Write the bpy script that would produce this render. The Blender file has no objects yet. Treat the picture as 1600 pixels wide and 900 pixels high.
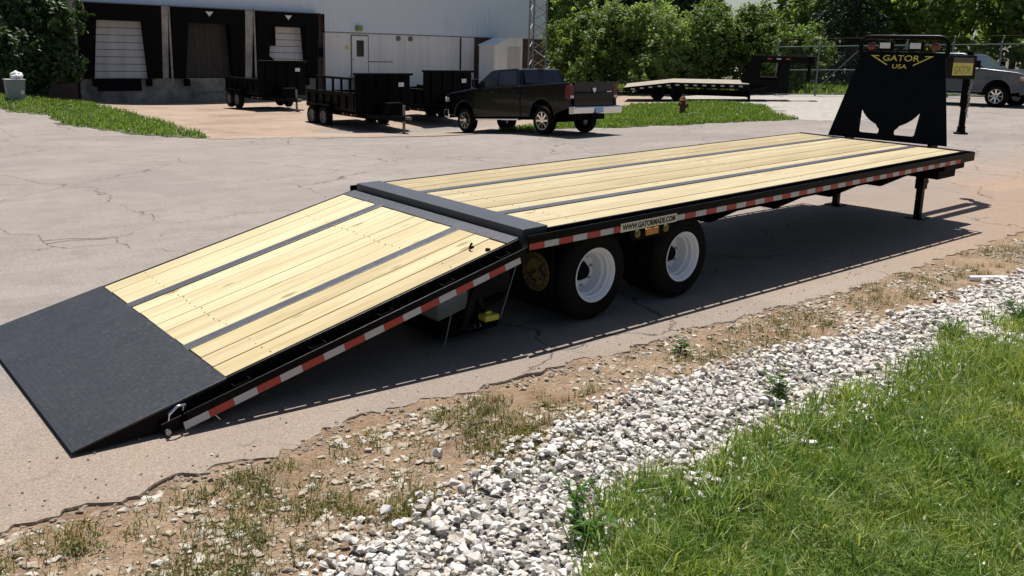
import bpy, bmesh, math, random
import numpy as np
from mathutils import Vector, Matrix, noise as mnoise
R = math.radians
random.seed(7); rng = np.random.default_rng(11)
scene = bpy.context.scene
col = scene.collection

# ------------------------------------------------------------------ camera
CAM = Vector((-4.222, -5.9495, 2.1876)); YAW, PIT, ROL, FPX, PPY = 0.8565, -0.2085, 0.0259, 1350.9, 362.6
fw = Vector((math.cos(YAW)*math.cos(PIT), math.sin(YAW)*math.cos(PIT), math.sin(PIT)))
r0 = Vector((math.sin(YAW), -math.cos(YAW), 0)); u0 = r0.cross(fw)
rr = r0*math.cos(ROL)+u0*math.sin(ROL); uu = -r0*math.sin(ROL)+u0*math.cos(ROL)
cd = bpy.data.cameras.new('camera'); cam = bpy.data.objects.new('camera', cd); col.objects.link(cam)
mw = Matrix((rr, uu, -fw)).transposed().to_4x4(); mw.translation = CAM; cam.matrix_world = mw
cd.sensor_fit = 'HORIZONTAL'; cd.sensor_width = 36; cd.lens = FPX/1600*36; cd.shift_y = -(450-PPY)/1600
cd.clip_start = 0.05; cd.clip_end = 2000
scene.camera = cam

# ------------------------------------------------------------------ sky, sun, exposure
SUN = Vector((0.235, 0.32, 1.0)).normalized()
w = bpy.data.worlds.new('World'); scene.world = w; w.use_nodes = True
nt = w.node_tree; bg = nt.nodes['Background']
sky = nt.nodes.new('ShaderNodeTexSky'); sky.sky_type = 'NISHITA'; sky.sun_disc = False
sky.sun_elevation = math.asin(SUN.z); sky.sun_rotation = math.atan2(SUN.x, SUN.y)
sky.air_density = 1.0; sky.dust_density = 1.0; sky.ozone_density = 1.0
nt.links.new(sky.outputs[0], bg.inputs[0]); bg.inputs[1].default_value = 0.05
sd = bpy.data.lights.new('sun', 'SUN'); sd.energy = 5.0; sd.angle = R(0.5); sd.color = (1, 0.95, 0.87)
so = bpy.data.objects.new('sun', sd); col.objects.link(so); so.rotation_euler = SUN.to_track_quat('Z', 'Y').to_euler()
vs = scene.view_settings; vs.view_transform = 'Standard'; vs.look = 'None'; vs.gamma = 1; vs.use_curve_mapping = False
vs.exposure = 0.54

# ------------------------------------------------------------------ terrain
def sp(t, k): return np.logaddexp(0, np.asarray(t)/k)*k
def terr(x, y):
    x = np.asarray(x, float); y = np.asarray(y, float)
    return (-.025*(sp(y-5, 2.)-sp(y-50, 2.)) + .028*(sp(x-14, 2.)-sp(x-59, 2.))
            + .6*np.exp(-((x-2)/4)**2-((y-34)/7)**2) - .26*np.exp(-((x-12.5)/5)**2-((y-17.3)/3.2)**2))
def tz(x, y): return float(terr(x, y))
EX = [-30, -3.63, -3.36, -3.08, -2.66, -2.24, -1.82, -1.08, -.3, .68, 1.88, 3.54, 5.9, 8.24, 14, 60]
EY = [-1.8, -1.79, -1.79, -1.8, -1.78, -1.84, -1.7, -1.74, -1.8, -1.84, -1.88, -2.0, -1.95, -1.92, -2.0, -2.0]
def fbm(x, y, s=1.0, seed=0.0, o=3):
    return mnoise.fractal(Vector((x*s+seed, y*s-seed, seed)), 1.0, 2.0, o)
_bx = [-30.]
while _bx[-1] < 60: _bx.append(_bx[-1]+(random.uniform(.02, .15) if -6 < _bx[-1] < 10 else 2.))
_by = [random.gauss(0, .027) for _ in _bx]
def edge(x): return float(np.interp(x, _bx, _by))+ float(np.interp(x, EX, EY)) + .05*fbm(x, 0, 1.7, 3.1) + .012*fbm(x, 0, 14., 2.2)
def dirt_z(x, y):
    t = min(1, max(0, (x+.6)/3.2)); t = t*t*(3-2*t)
    e = edge(x); over = max(0, y-e+.02)
    z = -.009*(1-t)-.004*t + .015*fbm(x, y, 1.6, 5.) + .010*fbm(x, y, 5.5, 9.) + .006*fbm(x, y, 17., 3.)
    if y > e-.5: z += .012*max(-1, min(1, 2.5*fbm(x, 0, 1.1, 41.)))*(1-t)
    return z - .16*over + .03*min(1, max(0, (-3.2-y)/.6))

# ------------------------------------------------------------------ materials
def newmat(name):
    m = bpy.data.materials.new(name); m.use_nodes = True
    n = m.node_tree.nodes; l = m.node_tree.links
    return m, n, l, n['Principled BSDF']
def nd(n, t, **k):
    x = n.new('ShaderNode'+t)
    for a, v in k.items(): setattr(x, a, v)
    return x
def ramp(n, l, src, stops):
    r = nd(n, 'ValToRGB'); e = r.color_ramp.elements
    while len(e) < len(stops): e.new(0.5)
    for i, (p, c) in enumerate(stops):
        e[i].position = p; e[i].color = (*c, 1) if not isinstance(c, (int, float)) else (c, c, c, 1)
    l.new(src, r.inputs[0]); return r.outputs[0]
def noi(n, l, vec, scale, detail=4, rough=.6, dist=0.):
    t = nd(n, 'TexNoise'); t.inputs['Scale'].default_value = scale; t.inputs['Detail'].default_value = detail
    t.inputs['Roughness'].default_value = rough; t.inputs['Distortion'].default_value = dist
    if vec is not None: l.new(vec, t.inputs['Vector'])
    return t.outputs['Fac']
def mixc(n, l, fac, a, b, mode='MIX'):
    m = nd(n, 'Mix', data_type='RGBA', blend_type=mode)
    for s, i in ((fac, 0), (a, 6), (b, 7)):
        if isinstance(s, (int, float)): m.inputs[i].default_value = s
        elif isinstance(s, tuple): m.inputs[i].default_value = (*s, 1)
        else: l.new(s, m.inputs[i])
    return m.outputs[2]
def mth(n, l, op, a, b=0., c=None):
    m = nd(n, 'Math', operation=op)
    for i, s in enumerate((a, b) if c is None else (a, b, c)):
        if isinstance(s, (int, float)): m.inputs[i].default_value = s
        else: l.new(s, m.inputs[i])
    return m.outputs[0]
def sstep(n, l, v, a, b):
    m = nd(n, 'MapRange', interpolation_type='SMOOTHSTEP'); l.new(v, m.inputs[0])
    m.inputs[1].default_value = a; m.inputs[2].default_value = b; return m.outputs[0]
def bump(n, l, b, h, s, d=.01):
    x = nd(n, 'Bump'); x.inputs['Strength'].default_value = s; x.inputs['Distance'].default_value = d
    l.new(h, x.inputs['Height']); l.new(x.outputs[0], b.inputs['Normal']); return x
def pos(n): return nd(n, 'NewGeometry').outputs['Position']
def simple(name, c, rough=.5, metal=0., var=.25, scale=3., bmp=0., bscale=60., c2=None, spec=.5, coat=0.):
    m, n, l, b = newmat(name); p = pos(n)
    c2 = c2 or tuple(x*(1-var) for x in c)
    f = noi(n, l, p, scale, 5)
    l.new(ramp(n, l, f, [(.3, c2), (.7, c)]), b.inputs['Base Color'])
    f2 = noi(n, l, p, scale*6, 3)
    rr_ = nd(n, 'MapRange'); l.new(f2, rr_.inputs[0]); rr_.inputs[3].default_value = max(.02, rough-.1); rr_.inputs[4].default_value = min(1, rough+.12)
    l.new(rr_.outputs[0], b.inputs['Roughness'])
    b.inputs['Metallic'].default_value = metal; b.inputs['Specular IOR Level'].default_value = spec
    b.inputs['Coat Weight'].default_value = coat
    if bmp: bump(n, l, b, noi(n, l, p, bscale, 3), bmp)
    return m
def leafmat(name, ca, cb, cc, trans=.35):
    m, n, l, b = newmat(name); g = nd(n, 'NewGeometry'); oi = nd(n, 'ObjectInfo')
    c = ramp(n, l, g.outputs['Random Per Island'], [(0., ca), (.5, cb), (1., cc)])
    f = noi(n, l, g.outputs['Position'], .9, 3)
    c = mixc(n, l, sstep(n, l, f, .35, .65), c, mixc(n, l, 1., c, (.75, .85, .7), 'MULTIPLY'))
    f3 = noi(n, l, g.outputs['Position'], 3.1, 3)
    c = mixc(n, l, sstep(n, l, f3, .45, .7), c, mixc(n, l, 1., c, (1.35, 1.18, .95), 'MULTIPLY'))
    l.new(c, b.inputs['Base Color']); b.inputs['Roughness'].default_value = .5; b.inputs['Specular IOR Level'].default_value = .3
    t = nd(n, 'BsdfTranslucent'); l.new(mixc(n, l, 1., c, (1.25, 1.3, .7), 'MULTIPLY'), t.inputs[0])
    ms = nd(n, 'MixShader'); ms.inputs[0].default_value = trans
    l.new(b.outputs[0], ms.inputs[1]); l.new(t.outputs[0], ms.inputs[2]); l.new(ms.outputs[0], n['Material Output'].inputs[0])
    return m

def asphalt_mat():
    m, n, l, b = newmat('weathered_asphalt'); p = pos(n)
    sx = nd(n, 'SeparateXYZ'); l.new(p, sx.inputs[0])
    big = noi(n, l, p, .35, 5, .65); mid = noi(n, l, p, 2.3, 5, .65); fine = noi(n, l, p, 70, 3, .7); fine2 = noi(n, l, p, 260, 2, .8)
    base = ramp(n, l, big, [(.3, (.217, .190, .174)), (.7, (.284, .250, .230))])
    base = mixc(n, l, sstep(n, l, mid, .42, .72), base, (.215, .190, .170))
    # dust carried onto the road near the dirt shoulder
    d = mth(n, l, 'ADD', sx.outputs[1], mth(n, l, 'MULTIPLY', mth(n, l, 'SUBTRACT', mid, .5), 2.4))
    dust = mth(n, l, 'SUBTRACT', 1., sstep(n, l, d, -1.9, 1.0))
    base = mixc(n, l, mth(n, l, 'MULTIPLY', dust, .62), base, (.30, .228, .170))
    dust2 = mth(n, l, 'MULTIPLY', sstep(n, l, sx.outputs[0], 4., 10.), mth(n, l, 'SUBTRACT', 1., sstep(n, l, d, -1.6, 3.)))
    base = mixc(n, l, mth(n, l, 'MULTIPLY', dust2, .85), base, (.34, .225, .15))
    # oil and water stains
    st = sstep(n, l, noi(n, l, p, .9, 6, .7, .6), .62, .74)
    base = mixc(n, l, mth(n, l, 'MULTIPLY', st, .35), base, (.12, .108, .10))
    # tyre-polished long streaks parallel with the road
    mp = nd(n, 'Mapping'); mp.inputs['Scale'].default_value = (.12, 1.6, 1); l.new(p, mp.inputs[0])
    sk = noi(n, l, mp.outputs[0], 1.3, 4)
    base = mixc(n, l, mth(n, l, 'MULTIPLY', sstep(n, l, sk, .48, .7), .35), base, (.288, .258, .238))
    agg = nd(n, 'TexVoronoi', feature='F1'); agg.inputs['Scale'].default_value = 95; l.new(p, agg.inputs['Vector'])
    base = mixc(n, l, .5, base, ramp(n, l, mth(n, l, 'FRACT', mth(n, l, 'MULTIPLY', agg.outputs['Color'], 5.3)), [(0, .62), (.25, .95), (.75, 1.02), (1, 1.35)]), 'MULTIPLY')
    pt = sstep(n, l, noi(n, l, p, .16, 3, .5, .4), .53, .56)
    base = mixc(n, l, mth(n, l, 'MULTIPLY', pt, .28), base, (.17, .155, .148))
    sp_ = ramp(n, l, fine, [(.3, .72), (.55, 1.), (.75, 1.2)])
    base = mixc(n, l, 1., base, sp_, 'MULTIPLY')
    base = mixc(n, l, 1., base, ramp(n, l, fine2, [(.3, .8), (.7, 1.15)]), 'MULTIPLY')
    # cracks
    wv = nd(n, 'TexNoise'); wv.inputs['Scale'].default_value = 1.4; wv.inputs['Detail'].default_value = 6; l.new(p, wv.inputs['Vector'])
    va = nd(n, 'VectorMath', operation='MULTIPLY_ADD'); l.new(wv.outputs['Color'], va.inputs[0]); va.inputs[1].default_value = (.9, .9, 0); l.new(p, va.inputs[2])
    fl = nd(n, 'VectorMath', operation='MULTIPLY'); fl.inputs[1].default_value = (1, 1, 0); l.new(va.outputs[0], fl.inputs[0])
    cr = None
    for sc, th, lo, hi in ((.33, .0042, .40, .5), (.95, .008, .55, .62)):
        v = nd(n, 'TexVoronoi', feature='DISTANCE_TO_EDGE'); v.inputs['Scale'].default_value = sc; l.new(fl.outputs[0], v.inputs['Vector'])
        c = mth(n, l, 'MULTIPLY', mth(n, l, 'SUBTRACT', 1., sstep(n, l, v.outputs['Distance'], th*.25, th)), sstep(n, l, noi(n, l, p, .5, 4, .6, .3), lo, hi))
        cr = c if cr is None else mth(n, l, 'MAXIMUM', cr, c)
    base = mixc(n, l, mth(n, l, 'MULTIPLY', cr, .8), base, (.06, .052, .046))
    l.new(base, b.inputs['Base Color']); b.inputs['Roughness'].default_value = .85; b.inputs['Specular IOR Level'].default_value = .25
    h = mth(n, l, 'SUBTRACT', mth(n, l, 'ADD', fine, mth(n, l, 'MULTIPLY', fine2, .6)), mth(n, l, 'MULTIPLY', cr, 3.))
    bump(n, l, b, h, .35, .006)
    return m
def dirt_mat():
    m, n, l, b = newmat('shoulder_dirt'); p = pos(n)
    big = noi(n, l, p, 2.0, 6, .72); f = noi(n, l, p, 22, 5, .75); f2 = noi(n, l, p, 90, 3, .7)
    base = ramp(n, l, big, [(.28, (.185, .125, .08)), (.43, (.285, .195, .127)), (.58, (.345, .248, .168)), (.76, (.39, .308, .232))])
    v = nd(n, 'TexVoronoi', feature='F1'); v.inputs['Scale'].default_value = 42; l.new(p, v.inputs['Vector'])
    peb = mth(n, l, 'MULTIPLY', mth(n, l, 'SUBTRACT', 1., sstep(n, l, v.outputs['Distance'], .25, .42)), sstep(n, l, noi(n, l, p, 2.6, 4), .42, .6))
    pc = nd(n, 'Mix', data_type='RGBA'); 
    pebc = ramp(n, l, mth(n, l, 'FRACT', mth(n, l, 'MULTIPLY', v.outputs['Color'], 3.1)), [(0, (.30, .255, .2)), (.6, (.44, .385, .32)), (1, (.52, .48, .43))])
    base = mixc(n, l, mth(n, l, 'MULTIPLY', peb, .8), base, pebc)
    base = mixc(n, l, 1., base, ramp(n, l, f, [(.25, .5), (.5, .95), (.8, 1.25)]), 'MULTIPLY')
    l.new(base, b.inputs['Base Color']); b.inputs['Roughness'].default_value = .95; b.inputs['Specular IOR Level'].default_value = .15
    bump(n, l, b, mth(n, l, 'ADD', mth(n, l, 'ADD', f, mth(n, l, 'MULTIPLY', f2, .35)), mth(n, l, 'MULTIPLY', peb, .5)), 1., .03)
    return m
def apron_mat():
    m, n, l, b = newmat('dusty_concrete_apron'); p = pos(n)
    big = noi(n, l, p, .45, 6, .65); f = noi(n, l, p, 9, 4)
    base = ramp(n, l, big, [(.3, (.19, .130, .092)), (.5, (.28, .205, .152)), (.75, (.33, .27, .22))])
    base = mixc(n, l, 1., base, ramp(n, l, f, [(.25, .8), (.7, 1.1)]), 'MULTIPLY')
    l.new(base, b.inputs['Base Color']); b.inputs['Roughness'].default_value = .9
    return m
def stone_mat(name, dusty):
    m, n, l, b = newmat(name); g = nd(n, 'NewGeometry'); oi = nd(n, 'ObjectInfo')
    rnd = mth(n, l, 'FRACT', mth(n, l, 'ADD', g.outputs['Random Per Island'], oi.outputs['Random']))
    if dusty: c = ramp(n, l, rnd, [(0, (.24, .19, .14)), (.4, (.37, .31, .24)), (.8, (.44, .40, .34)), (1, (.54, .51, .47))])
    else: c = ramp(n, l, rnd, [(0, (.34, .30, .265)), (.10, (.44, .41, .385)), (.25, (.54, .51, .485)), (.55, (.62, .595, .57)), (.9, (.69, .67, .645)), (1, (.53, .45, .35))])
    f = noi(n, l, g.outputs['Position'], 35, 4, .65)
    c = mixc(n, l, 1., c, ramp(n, l, f, [(.3, (.72, .70, .67)), (.6, (1., 1., 1.)), (.8, (1.08, 1.08, 1.07))]), 'MULTIPLY')
    l.new(c, b.inputs['Base Color']); b.inputs['Roughness'].default_value = .85; b.inputs['Specular IOR Level'].default_value = .25
    bump(n, l, b, noi(n, l, g.outputs['Position'], 120, 3), .35, .004)
    return m
def wood_mat(name, mul):
    m, n, l, b = newmat(name); uv = nd(n, 'UVMap').outputs[0]; oi = nd(n, 'ObjectInfo')
    of = nd(n, 'CombineXYZ'); l.new(mth(n, l, 'MULTIPLY', oi.outputs['Random'], 37.), of.inputs[0]); l.new(mth(n, l, 'MULTIPLY', oi.outputs['Random'], 11.), of.inputs[2])
    ad = nd(n, 'VectorMath', operation='ADD'); l.new(uv, ad.inputs[0]); l.new(of.outputs[0], ad.inputs[1])
    def mapped(s):
        mp = nd(n, 'Mapping'); mp.inputs['Scale'].default_value = s; l.new(ad.outputs[0], mp.inputs[0]); return mp.outputs[0]
    g1 = noi(n, l, mapped((.7, 22, 1)), 1.5, 5, .6, .8); g2 = noi(n, l, mapped((1.2, 90, 1)), 1.5, 3, .6); big = noi(n, l, mapped((.6, 2.5, 1)), 1.2, 4)
    base = ramp(n, l, big, [(.3, (.43, .375, .245)), (.55, (.52, .462, .318)), (.8, (.51, .47, .345))])
    tint = ramp(n, l, oi.outputs['Random'], [(0, (.80, .75, .66)), (.5, (.96, .95, .92)), (1, (1.06, 1.05, 1.05))])
    base = mixc(n, l, 1., base, mul, 'MULTIPLY')
    st2 = noi(n, l, mapped((.35, 6, 1)), 1.4, 5, .65, .5); base = mixc(n, l, mth(n, l, 'MULTIPLY', sstep(n, l, st2, .5, .72), .45), base, (.36, .30, .19))
    base = mixc(n, l, 1., base, tint, 'MULTIPLY')
    base = mixc(n, l, 1., base, ramp(n, l, g1, [(.3, (.80, .74, .60)), (.5, (1., 1., 1.)), (.8, (1.06, 1.06, 1.04))]), 'MULTIPLY')
    base = mixc(n, l, .5, base, ramp(n, l, g2, [(.3, (.84, .80, .7)), (.6, (1.04, 1.04, 1.04))]), 'MULTIPLY')
    v = nd(n, 'TexVoronoi', feature='F1'); v.inputs['Scale'].default_value = 1.; v.inputs['Randomness'].default_value = 1.; l.new(mapped((1.9, 5.5, 1)), v.inputs['Vector'])
    k = mth(n, l, 'MULTIPLY', mth(n, l, 'SUBTRACT', 1., sstep(n, l, v.outputs['Distance'], .07, .17)), sstep(n, l, mth(n, l, 'FRACT', mth(n, l, 'MULTIPLY', v.outputs['Color'], 7.)), .28, .33))
    halo = mth(n, l, 'MULTIPLY', mth(n, l, 'SUBTRACT', 1., sstep(n, l, v.outputs['Distance'], .1, .45)), sstep(n, l, mth(n, l, 'FRACT', mth(n, l, 'MULTIPLY', v.outputs['Color'], 7.)), .28, .33))
    base = mixc(n, l, mth(n, l, 'MULTIPLY', halo, .4), base, (.47, .42, .24))
    base = mixc(n, l, mth(n, l, 'MULTIPLY', k, .75), base, (.20, .13, .06))
    l.new(base, b.inputs['Base Color']); b.inputs['Roughness'].default_value = .65; b.inputs['Specular IOR Level'].default_value = .3
    bump(n, l, b, g2, .25, .004)
    return m
def tread_mat(name, k):
    m, n, l, b = newmat(name); uv = nd(n, 'UVMap').outputs[0]
    mp = nd(n, 'Mapping'); mp.inputs['Rotation'].default_value = (0, 0, R(45)); mp.inputs['Scale'].default_value = (22, 22, 1); l.new(uv, mp.inputs[0])
    ck = nd(n, 'TexBrick'); ck.offset = .5; ck.inputs['Scale'].default_value = 1.; ck.inputs['Mortar Size'].default_value = .2; ck.inputs['Brick Width'].default_value = 1.; ck.inputs['Row Height'].default_value = .5
    l.new(mp.outputs[0], ck.inputs['Vector'])
    f = noi(n, l, pos(n), 2.2, 5); f2 = noi(n, l, pos(n), 30, 4)
    base = ramp(n, l, f, [(.3, (.040*k, .043*k, .054*k)), (.7, (.058*k, .062*k, .077*k))])
    base = mixc(n, l, mth(n, l, 'MULTIPLY', sstep(n, l, f2, .6, .75), .25), base, (.11, .10, .09))
    l.new(base, b.inputs['Base Color'])
    glint_paint = mth(n, l, 'MULTIPLY', mth(n, l, 'SUBTRACT', 1., ck.outputs['Fac']), sstep(n, l, noi(n, l, pos(n), 6, 4), .35, .7)); base = mixc(n, l, mth(n, l, 'MULTIPLY', glint_paint, .17), base, (.16, .16, .175)); l.new(base, b.inputs['Base Color'])  # paler diamonds: faint glints painted into the base colour
    l.new(ramp(n, l, f2, [(.3, .36), (.7, .5)]), b.inputs['Roughness'])
    bump(n, l, b, ck.outputs['Fac'], -1., .008)
    return m
def corr_mat(name, c, dirt=.3):
    m, n, l, b = newmat(name); p = pos(n)
    mp = nd(n, 'Mapping'); mp.inputs['Scale'].default_value = (1.5, 1.5, .15); l.new(p, mp.inputs[0])
    f = noi(n, l, mp.outputs[0], 1., 5, .7); f2 = noi(n, l, p, .6, 4)
    base = ramp(n, l, f, [(.3, tuple(x*(1-dirt) for x in c)), (.6, c)])
    base = mixc(n, l, sstep(n, l, f2, .55, .75), base, tuple(x*.9 for x in c))
    l.new(base, b.inputs['Base Color']); b.inputs['Roughness'].default_value = .55
    return m

MT = dict(
    asphalt=asphalt_mat(), dirt=dirt_mat(), apron=apron_mat(), stone=stone_mat('limestone', False), dstone=stone_mat('dusty_stone', True),
    wood=wood_mat('pale_pine_ramp', (1.06, 1.04, .98)), wood2=wood_mat('tan_pine_deck', (.80, .77, .73)), tread=tread_mat('sheen_tread_strip', 1.), tread2=tread_mat('black_tread_plate', .36),  # strip steel is coloured lighter than the plate to paint in its sheen
    black=simple('black_trailer_paint', (.005, .005, .0058), .36, var=.3, scale=4, spec=.07),
    satin=simple('satin_black_steel', (.042, .047, .060), .42, var=.25, scale=3, bmp=.05, bscale=25),
    under=simple('black_frame_paint', (.004, .004, .004), .6, spec=.05),
    matte=simple('matte_black', (.005, .005, .0055), .7, spec=.06),
    tyre=simple('tyre_rubber', (.0055, .0053, .0053), .8, var=.35, scale=8, bmp=.2, bscale=80, c2=(.010, .0092, .0085), spec=.08),
    rim=simple('white_rim_paint', (.74, .76, .80), .35, var=.05),
    steel=simple('bare_steel', (.45, .45, .46), .35, metal=.9),
    chrome=simple('chrome', (.75, .75, .77), .12, metal=1., var=.05),
    alloy=simple('alloy_wheel', (.42, .42, .43), .3, metal=.8),
    red=simple('red_reflector', (.40, .035, .026), .4, var=.12, scale=20),
    white_tape=simple('white_reflector', (.50, .48, .48), .4, var=.1, scale=20),
    yellow=simple('yellow_vinyl', (.72, .60, .08), .45, var=.1), yellow_flap=simple('faded_yellow_emblem', (.20, .15, .03), .6, var=.5, scale=14),
    cream=simple('cream_vinyl', (.72, .68, .52), .45, var=.06), ink=simple('black_ink', (.012, .012, .012), .5),
    amber=simple('amber_lens', (.55, .20, .03), .3), redlens=simple('red_lens', (.16, .010, .014), .25), clearlens=simple('clear_lens', (.75, .77, .78), .15),
    plastic_w=simple('translucent_tank', (.45, .48, .48), .4), brown=simple('brown_vinyl', (.05, .03, .026), .5),
    green=simple('green_vinyl', (.22, .36, .10), .5),
    paint=simple('black_car_paint', (.003, .003, .004), .25, var=.1, spec=.2, coat=.35), silver=simple('grey_car_paint', (.10, .11, .13), .28, metal=.4, var=.08, coat=.6),
    glass=simple('tinted_glass', (.012, .015, .019), .05, var=.1, spec=.6), plate=simple('licence_plate', (.35, .5, .68), .4, var=.2, scale=30),
    wall_up=corr_mat('blue_white_siding', (.70, .79, .88), .03), wall_lo=corr_mat('white_panel', (.78, .81, .82), .14),
    brick=simple('dark_brick', (.13, .085, .065), .9, var=.4, scale=5), concrete=simple('dock_concrete', (.42, .38, .32), .9, var=.5, scale=1.3, c2=(.11, .10, .09), bmp=.3, bscale=20),
    shelter=simple('black_dock_foam', (.004, .004, .005), .9, spec=.2), door_w=corr_mat('dock_door_white', (.62, .63, .65), .28), door_d=simple('dark_dock_door', (.045, .038, .033), .7, var=.4),
    post_w=simple('stained_post', (.48, .46, .43), .7, var=.5, scale=2.5), roof=simple('grey_roof', (.25, .25, .26), .7),
    galv=simple('galvanised_steel', (.20, .205, .21), .5, metal=.4, var=.3), rust=simple('rusty_hydrant', (.21, .085, .045), .8, var=.5, scale=9),
    binp=simple('grey_bin_plastic', (.30, .31, .32), .6, var=.15), bag=simple('white_bag', (.78, .78, .78), .45, var=.08),
    oldwood=simple('grey_weathered_boards', (.34, .29, .24), .85, var=.4, scale=5), lot=simple('pale_gravel_lot', (.36, .335, .305), .95, var=.35, scale=4, bmp=.4, bscale=12),
    bedmat=simple('gravel_fines', (.26, .235, .205), .95, var=.6, scale=45, bmp=.8, bscale=70), turf=simple('turf_soil', (.085, .10, .04), .95, var=.4, scale=3), pvc=simple('white_pvc', (.78, .79, .82), .35, var=.04),
    bark=simple('bark', (.085, .065, .05), .9, var=.4, scale=6), stem=simple('weed_stem', (.10, .16, .05), .7), pink=simple('pink_petals', (.50, .13, .30), .7), cloverw=simple('white_petals', (.70, .70, .60), .7),
    grass=leafmat('lawn_grass', (.10, .18, .04), (.185, .28, .07), (.42, .42, .19), .42),
    straw=leafmat('shoulder_weeds', (.085, .13, .035), (.18, .19, .07), (.27, .17, .10), .3),
    fgrass=leafmat('verge_grass', (.10, .17, .035), (.15, .24, .05), (.24, .29, .09), .42),
    leaf=leafmat('shrub_leaves', (.065, .115, .026), (.115, .185, .042), (.20, .25, .075), .42),
    leafl=leafmat('light_tree_leaves', (.14, .215, .07), (.21, .295, .105), (.29, .35, .15), .58),
    leafd=leafmat('dark_tree_leaves', (.025, .052, .02), (.04, .08, .027), (.07, .115, .04), .28),
    needle=leafmat('conifer_needles', (.012, .030, .022), (.02, .042, .026), (.035, .06, .034), .15),
    weedl=leafmat('broad_weed_leaves', (.045, .12, .02), (.07, .16, .03), (.12, .2, .05), .35),
)

# ------------------------------------------------------------------ mesh helpers
class MB:
    def __init__(s, M=None): s.v = []; s.f = []; s.uv = {}; s.M = M
    def add(s, vs_, fs): 
        o = len(s.v); s.v += [tuple(p) for p in vs_]; s.f += [tuple(i+o for i in f) for f in fs]; return s
    def box(s, x0, x1, y0, y1, z0, z1):
        return s.add([(x0,y0,z0),(x1,y0,z0),(x1,y1,z0),(x0,y1,z0),(x0,y0,z1),(x1,y0,z1),(x1,y1,z1),(x0,y1,z1)],
                     [(3,2,1,0),(4,5,6,7),(0,1,5,4),(1,2,6,5),(2,3,7,6),(3,0,4,7)])
    def hexa(s, p): return s.add(p, [(3,2,1,0),(4,5,6,7),(0,1,5,4),(1,2,6,5),(2,3,7,6),(3,0,4,7)])
    def prism(s, poly, axis, a, b):
        # poly CCW 2D; axis 'y': poly=(x,z); 'x': poly=(y,z); 'z': poly=(x,y)
        mk = {'y': lambda p, t: (p[0], t, p[1]), 'x': lambda p, t: (t, p[0], p[1]), 'z': lambda p, t: (p[0], p[1], t)}[axis]
        n = len(poly); vs_ = [mk(p, a) for p in poly]+[mk(p, b) for p in poly]
        fs = [tuple(range(n)), tuple(range(2*n-1, n-1, -1))]+[(i, i+n, (i+1) % n+n, (i+1) % n) for i in range(n)]
        return s.add(vs_, fs)
    def bar(s, p0, p1, w, h=None, up=(0, 0, 1)):
        p0 = Vector(p0); p1 = Vector(p1); d = (p1-p0).normalized(); u = Vector(up)
        if abs(d.dot(u)) > .98: u = Vector((1, 0, 0))
        a = d.cross(u).normalized()*w/2; c = a.cross(d).normalized()*((h or w)/2)
        return s.hexa([p0-a-c, p0+a-c, p0+a+c, p0-a+c, p1-a-c, p1+a-c, p1+a+c, p1-a+c])
    def tube(s, pts, r, n=8, r1=None, cap=True):
        pts = [Vector(p) for p in pts]; rings = []
        for i, p in enumerate(pts):
            d = (pts[min(i+1, len(pts)-1)]-pts[max(i-1, 0)]).normalized()
            u = Vector((0, 0, 1)) if abs(d.z) < .95 else Vector((1, 0, 0))
            a = d.cross(u).normalized(); c = a.cross(d).normalized()
            rad = r if r1 is None else r+(r1-r)*i/(len(pts)-1)
            rings.append([p+rad*(a*math.cos(t*2*math.pi/n)+c*math.sin(t*2*math.pi/n)) for t in range(n)])
        vs_ = [q for g in rings for q in g]; fs = []
        for i in range(len(pts)-1):
            for t in range(n): fs.append((i*n+t, i*n+(t+1) % n, (i+1)*n+(t+1) % n, (i+1)*n+t))
        if cap: fs += [tuple(range(n-1, -1, -1)), tuple(range((len(pts)-1)*n, len(pts)*n))]
        return s.add(vs_, fs)
    def lathe(s, c, axis, prof, n=40, closed=False):
        # prof: (t along axis, radius)
        ax = Vector(axis).normalized(); u = Vector((0, 0, 1)) if abs(ax.z) < .9 else Vector((1, 0, 0)); a = ax.cross(u).normalized(); b = ax.cross(a)
        c = Vector(c); vs_ = []; fs = []
        for t, r_ in prof:
            for k in range(n): th = 2*math.pi*k/n; vs_.append(c+ax*t+r_*(a*math.cos(th)+b*math.sin(th)))
        m = len(prof)
        for i in range(m if closed else m-1):
            j = (i+1) % m
            for k in range(n): fs.append((i*n+k, i*n+(k+1) % n, j*n+(k+1) % n, j*n+k))
        return s.add(vs_, fs)
    def build(s, name, mat, parent=None, bevel=0, smooth=None, uvf=None, seg=2):
        vs_ = [s.M(*p) for p in s.v] if s.M else s.v
        me = bpy.data.meshes.new(name); me.from_pydata([tuple(p) for p in vs_], [], s.f)
        if uvf:
            ul = me.uv_layers.new(name='UVMap')
            for lp in me.loops: ul.data[lp.index].uv = uvf(*s.v[lp.vertex_index])
        bm = bmesh.new(); bm.from_mesh(me); bmesh.ops.recalc_face_normals(bm, faces=bm.faces); bm.to_mesh(me); bm.free()
        me.materials.append(MT[mat] if isinstance(mat, str) else mat)
        o = bpy.data.objects.new(name, me); col.objects.link(o); o.parent = parent
        if smooth is not None:
            me.polygons.foreach_set('use_smooth', [True]*len(me.polygons)); me.set_sharp_from_angle(angle=R(smooth))
        if bevel:
            b = o.modifiers.new('bevel', 'BEVEL'); b.width = bevel; b.segments = seg; b.limit_method = 'ANGLE'; b.angle_limit = R(40)
        return o
def tag(o, label=None, cat=None, group=None, kind=None):
    if label: o['label'] = label
    if cat: o['category'] = cat
    if group: o['group'] = group
    if kind: o['kind'] = kind
    return o
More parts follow.
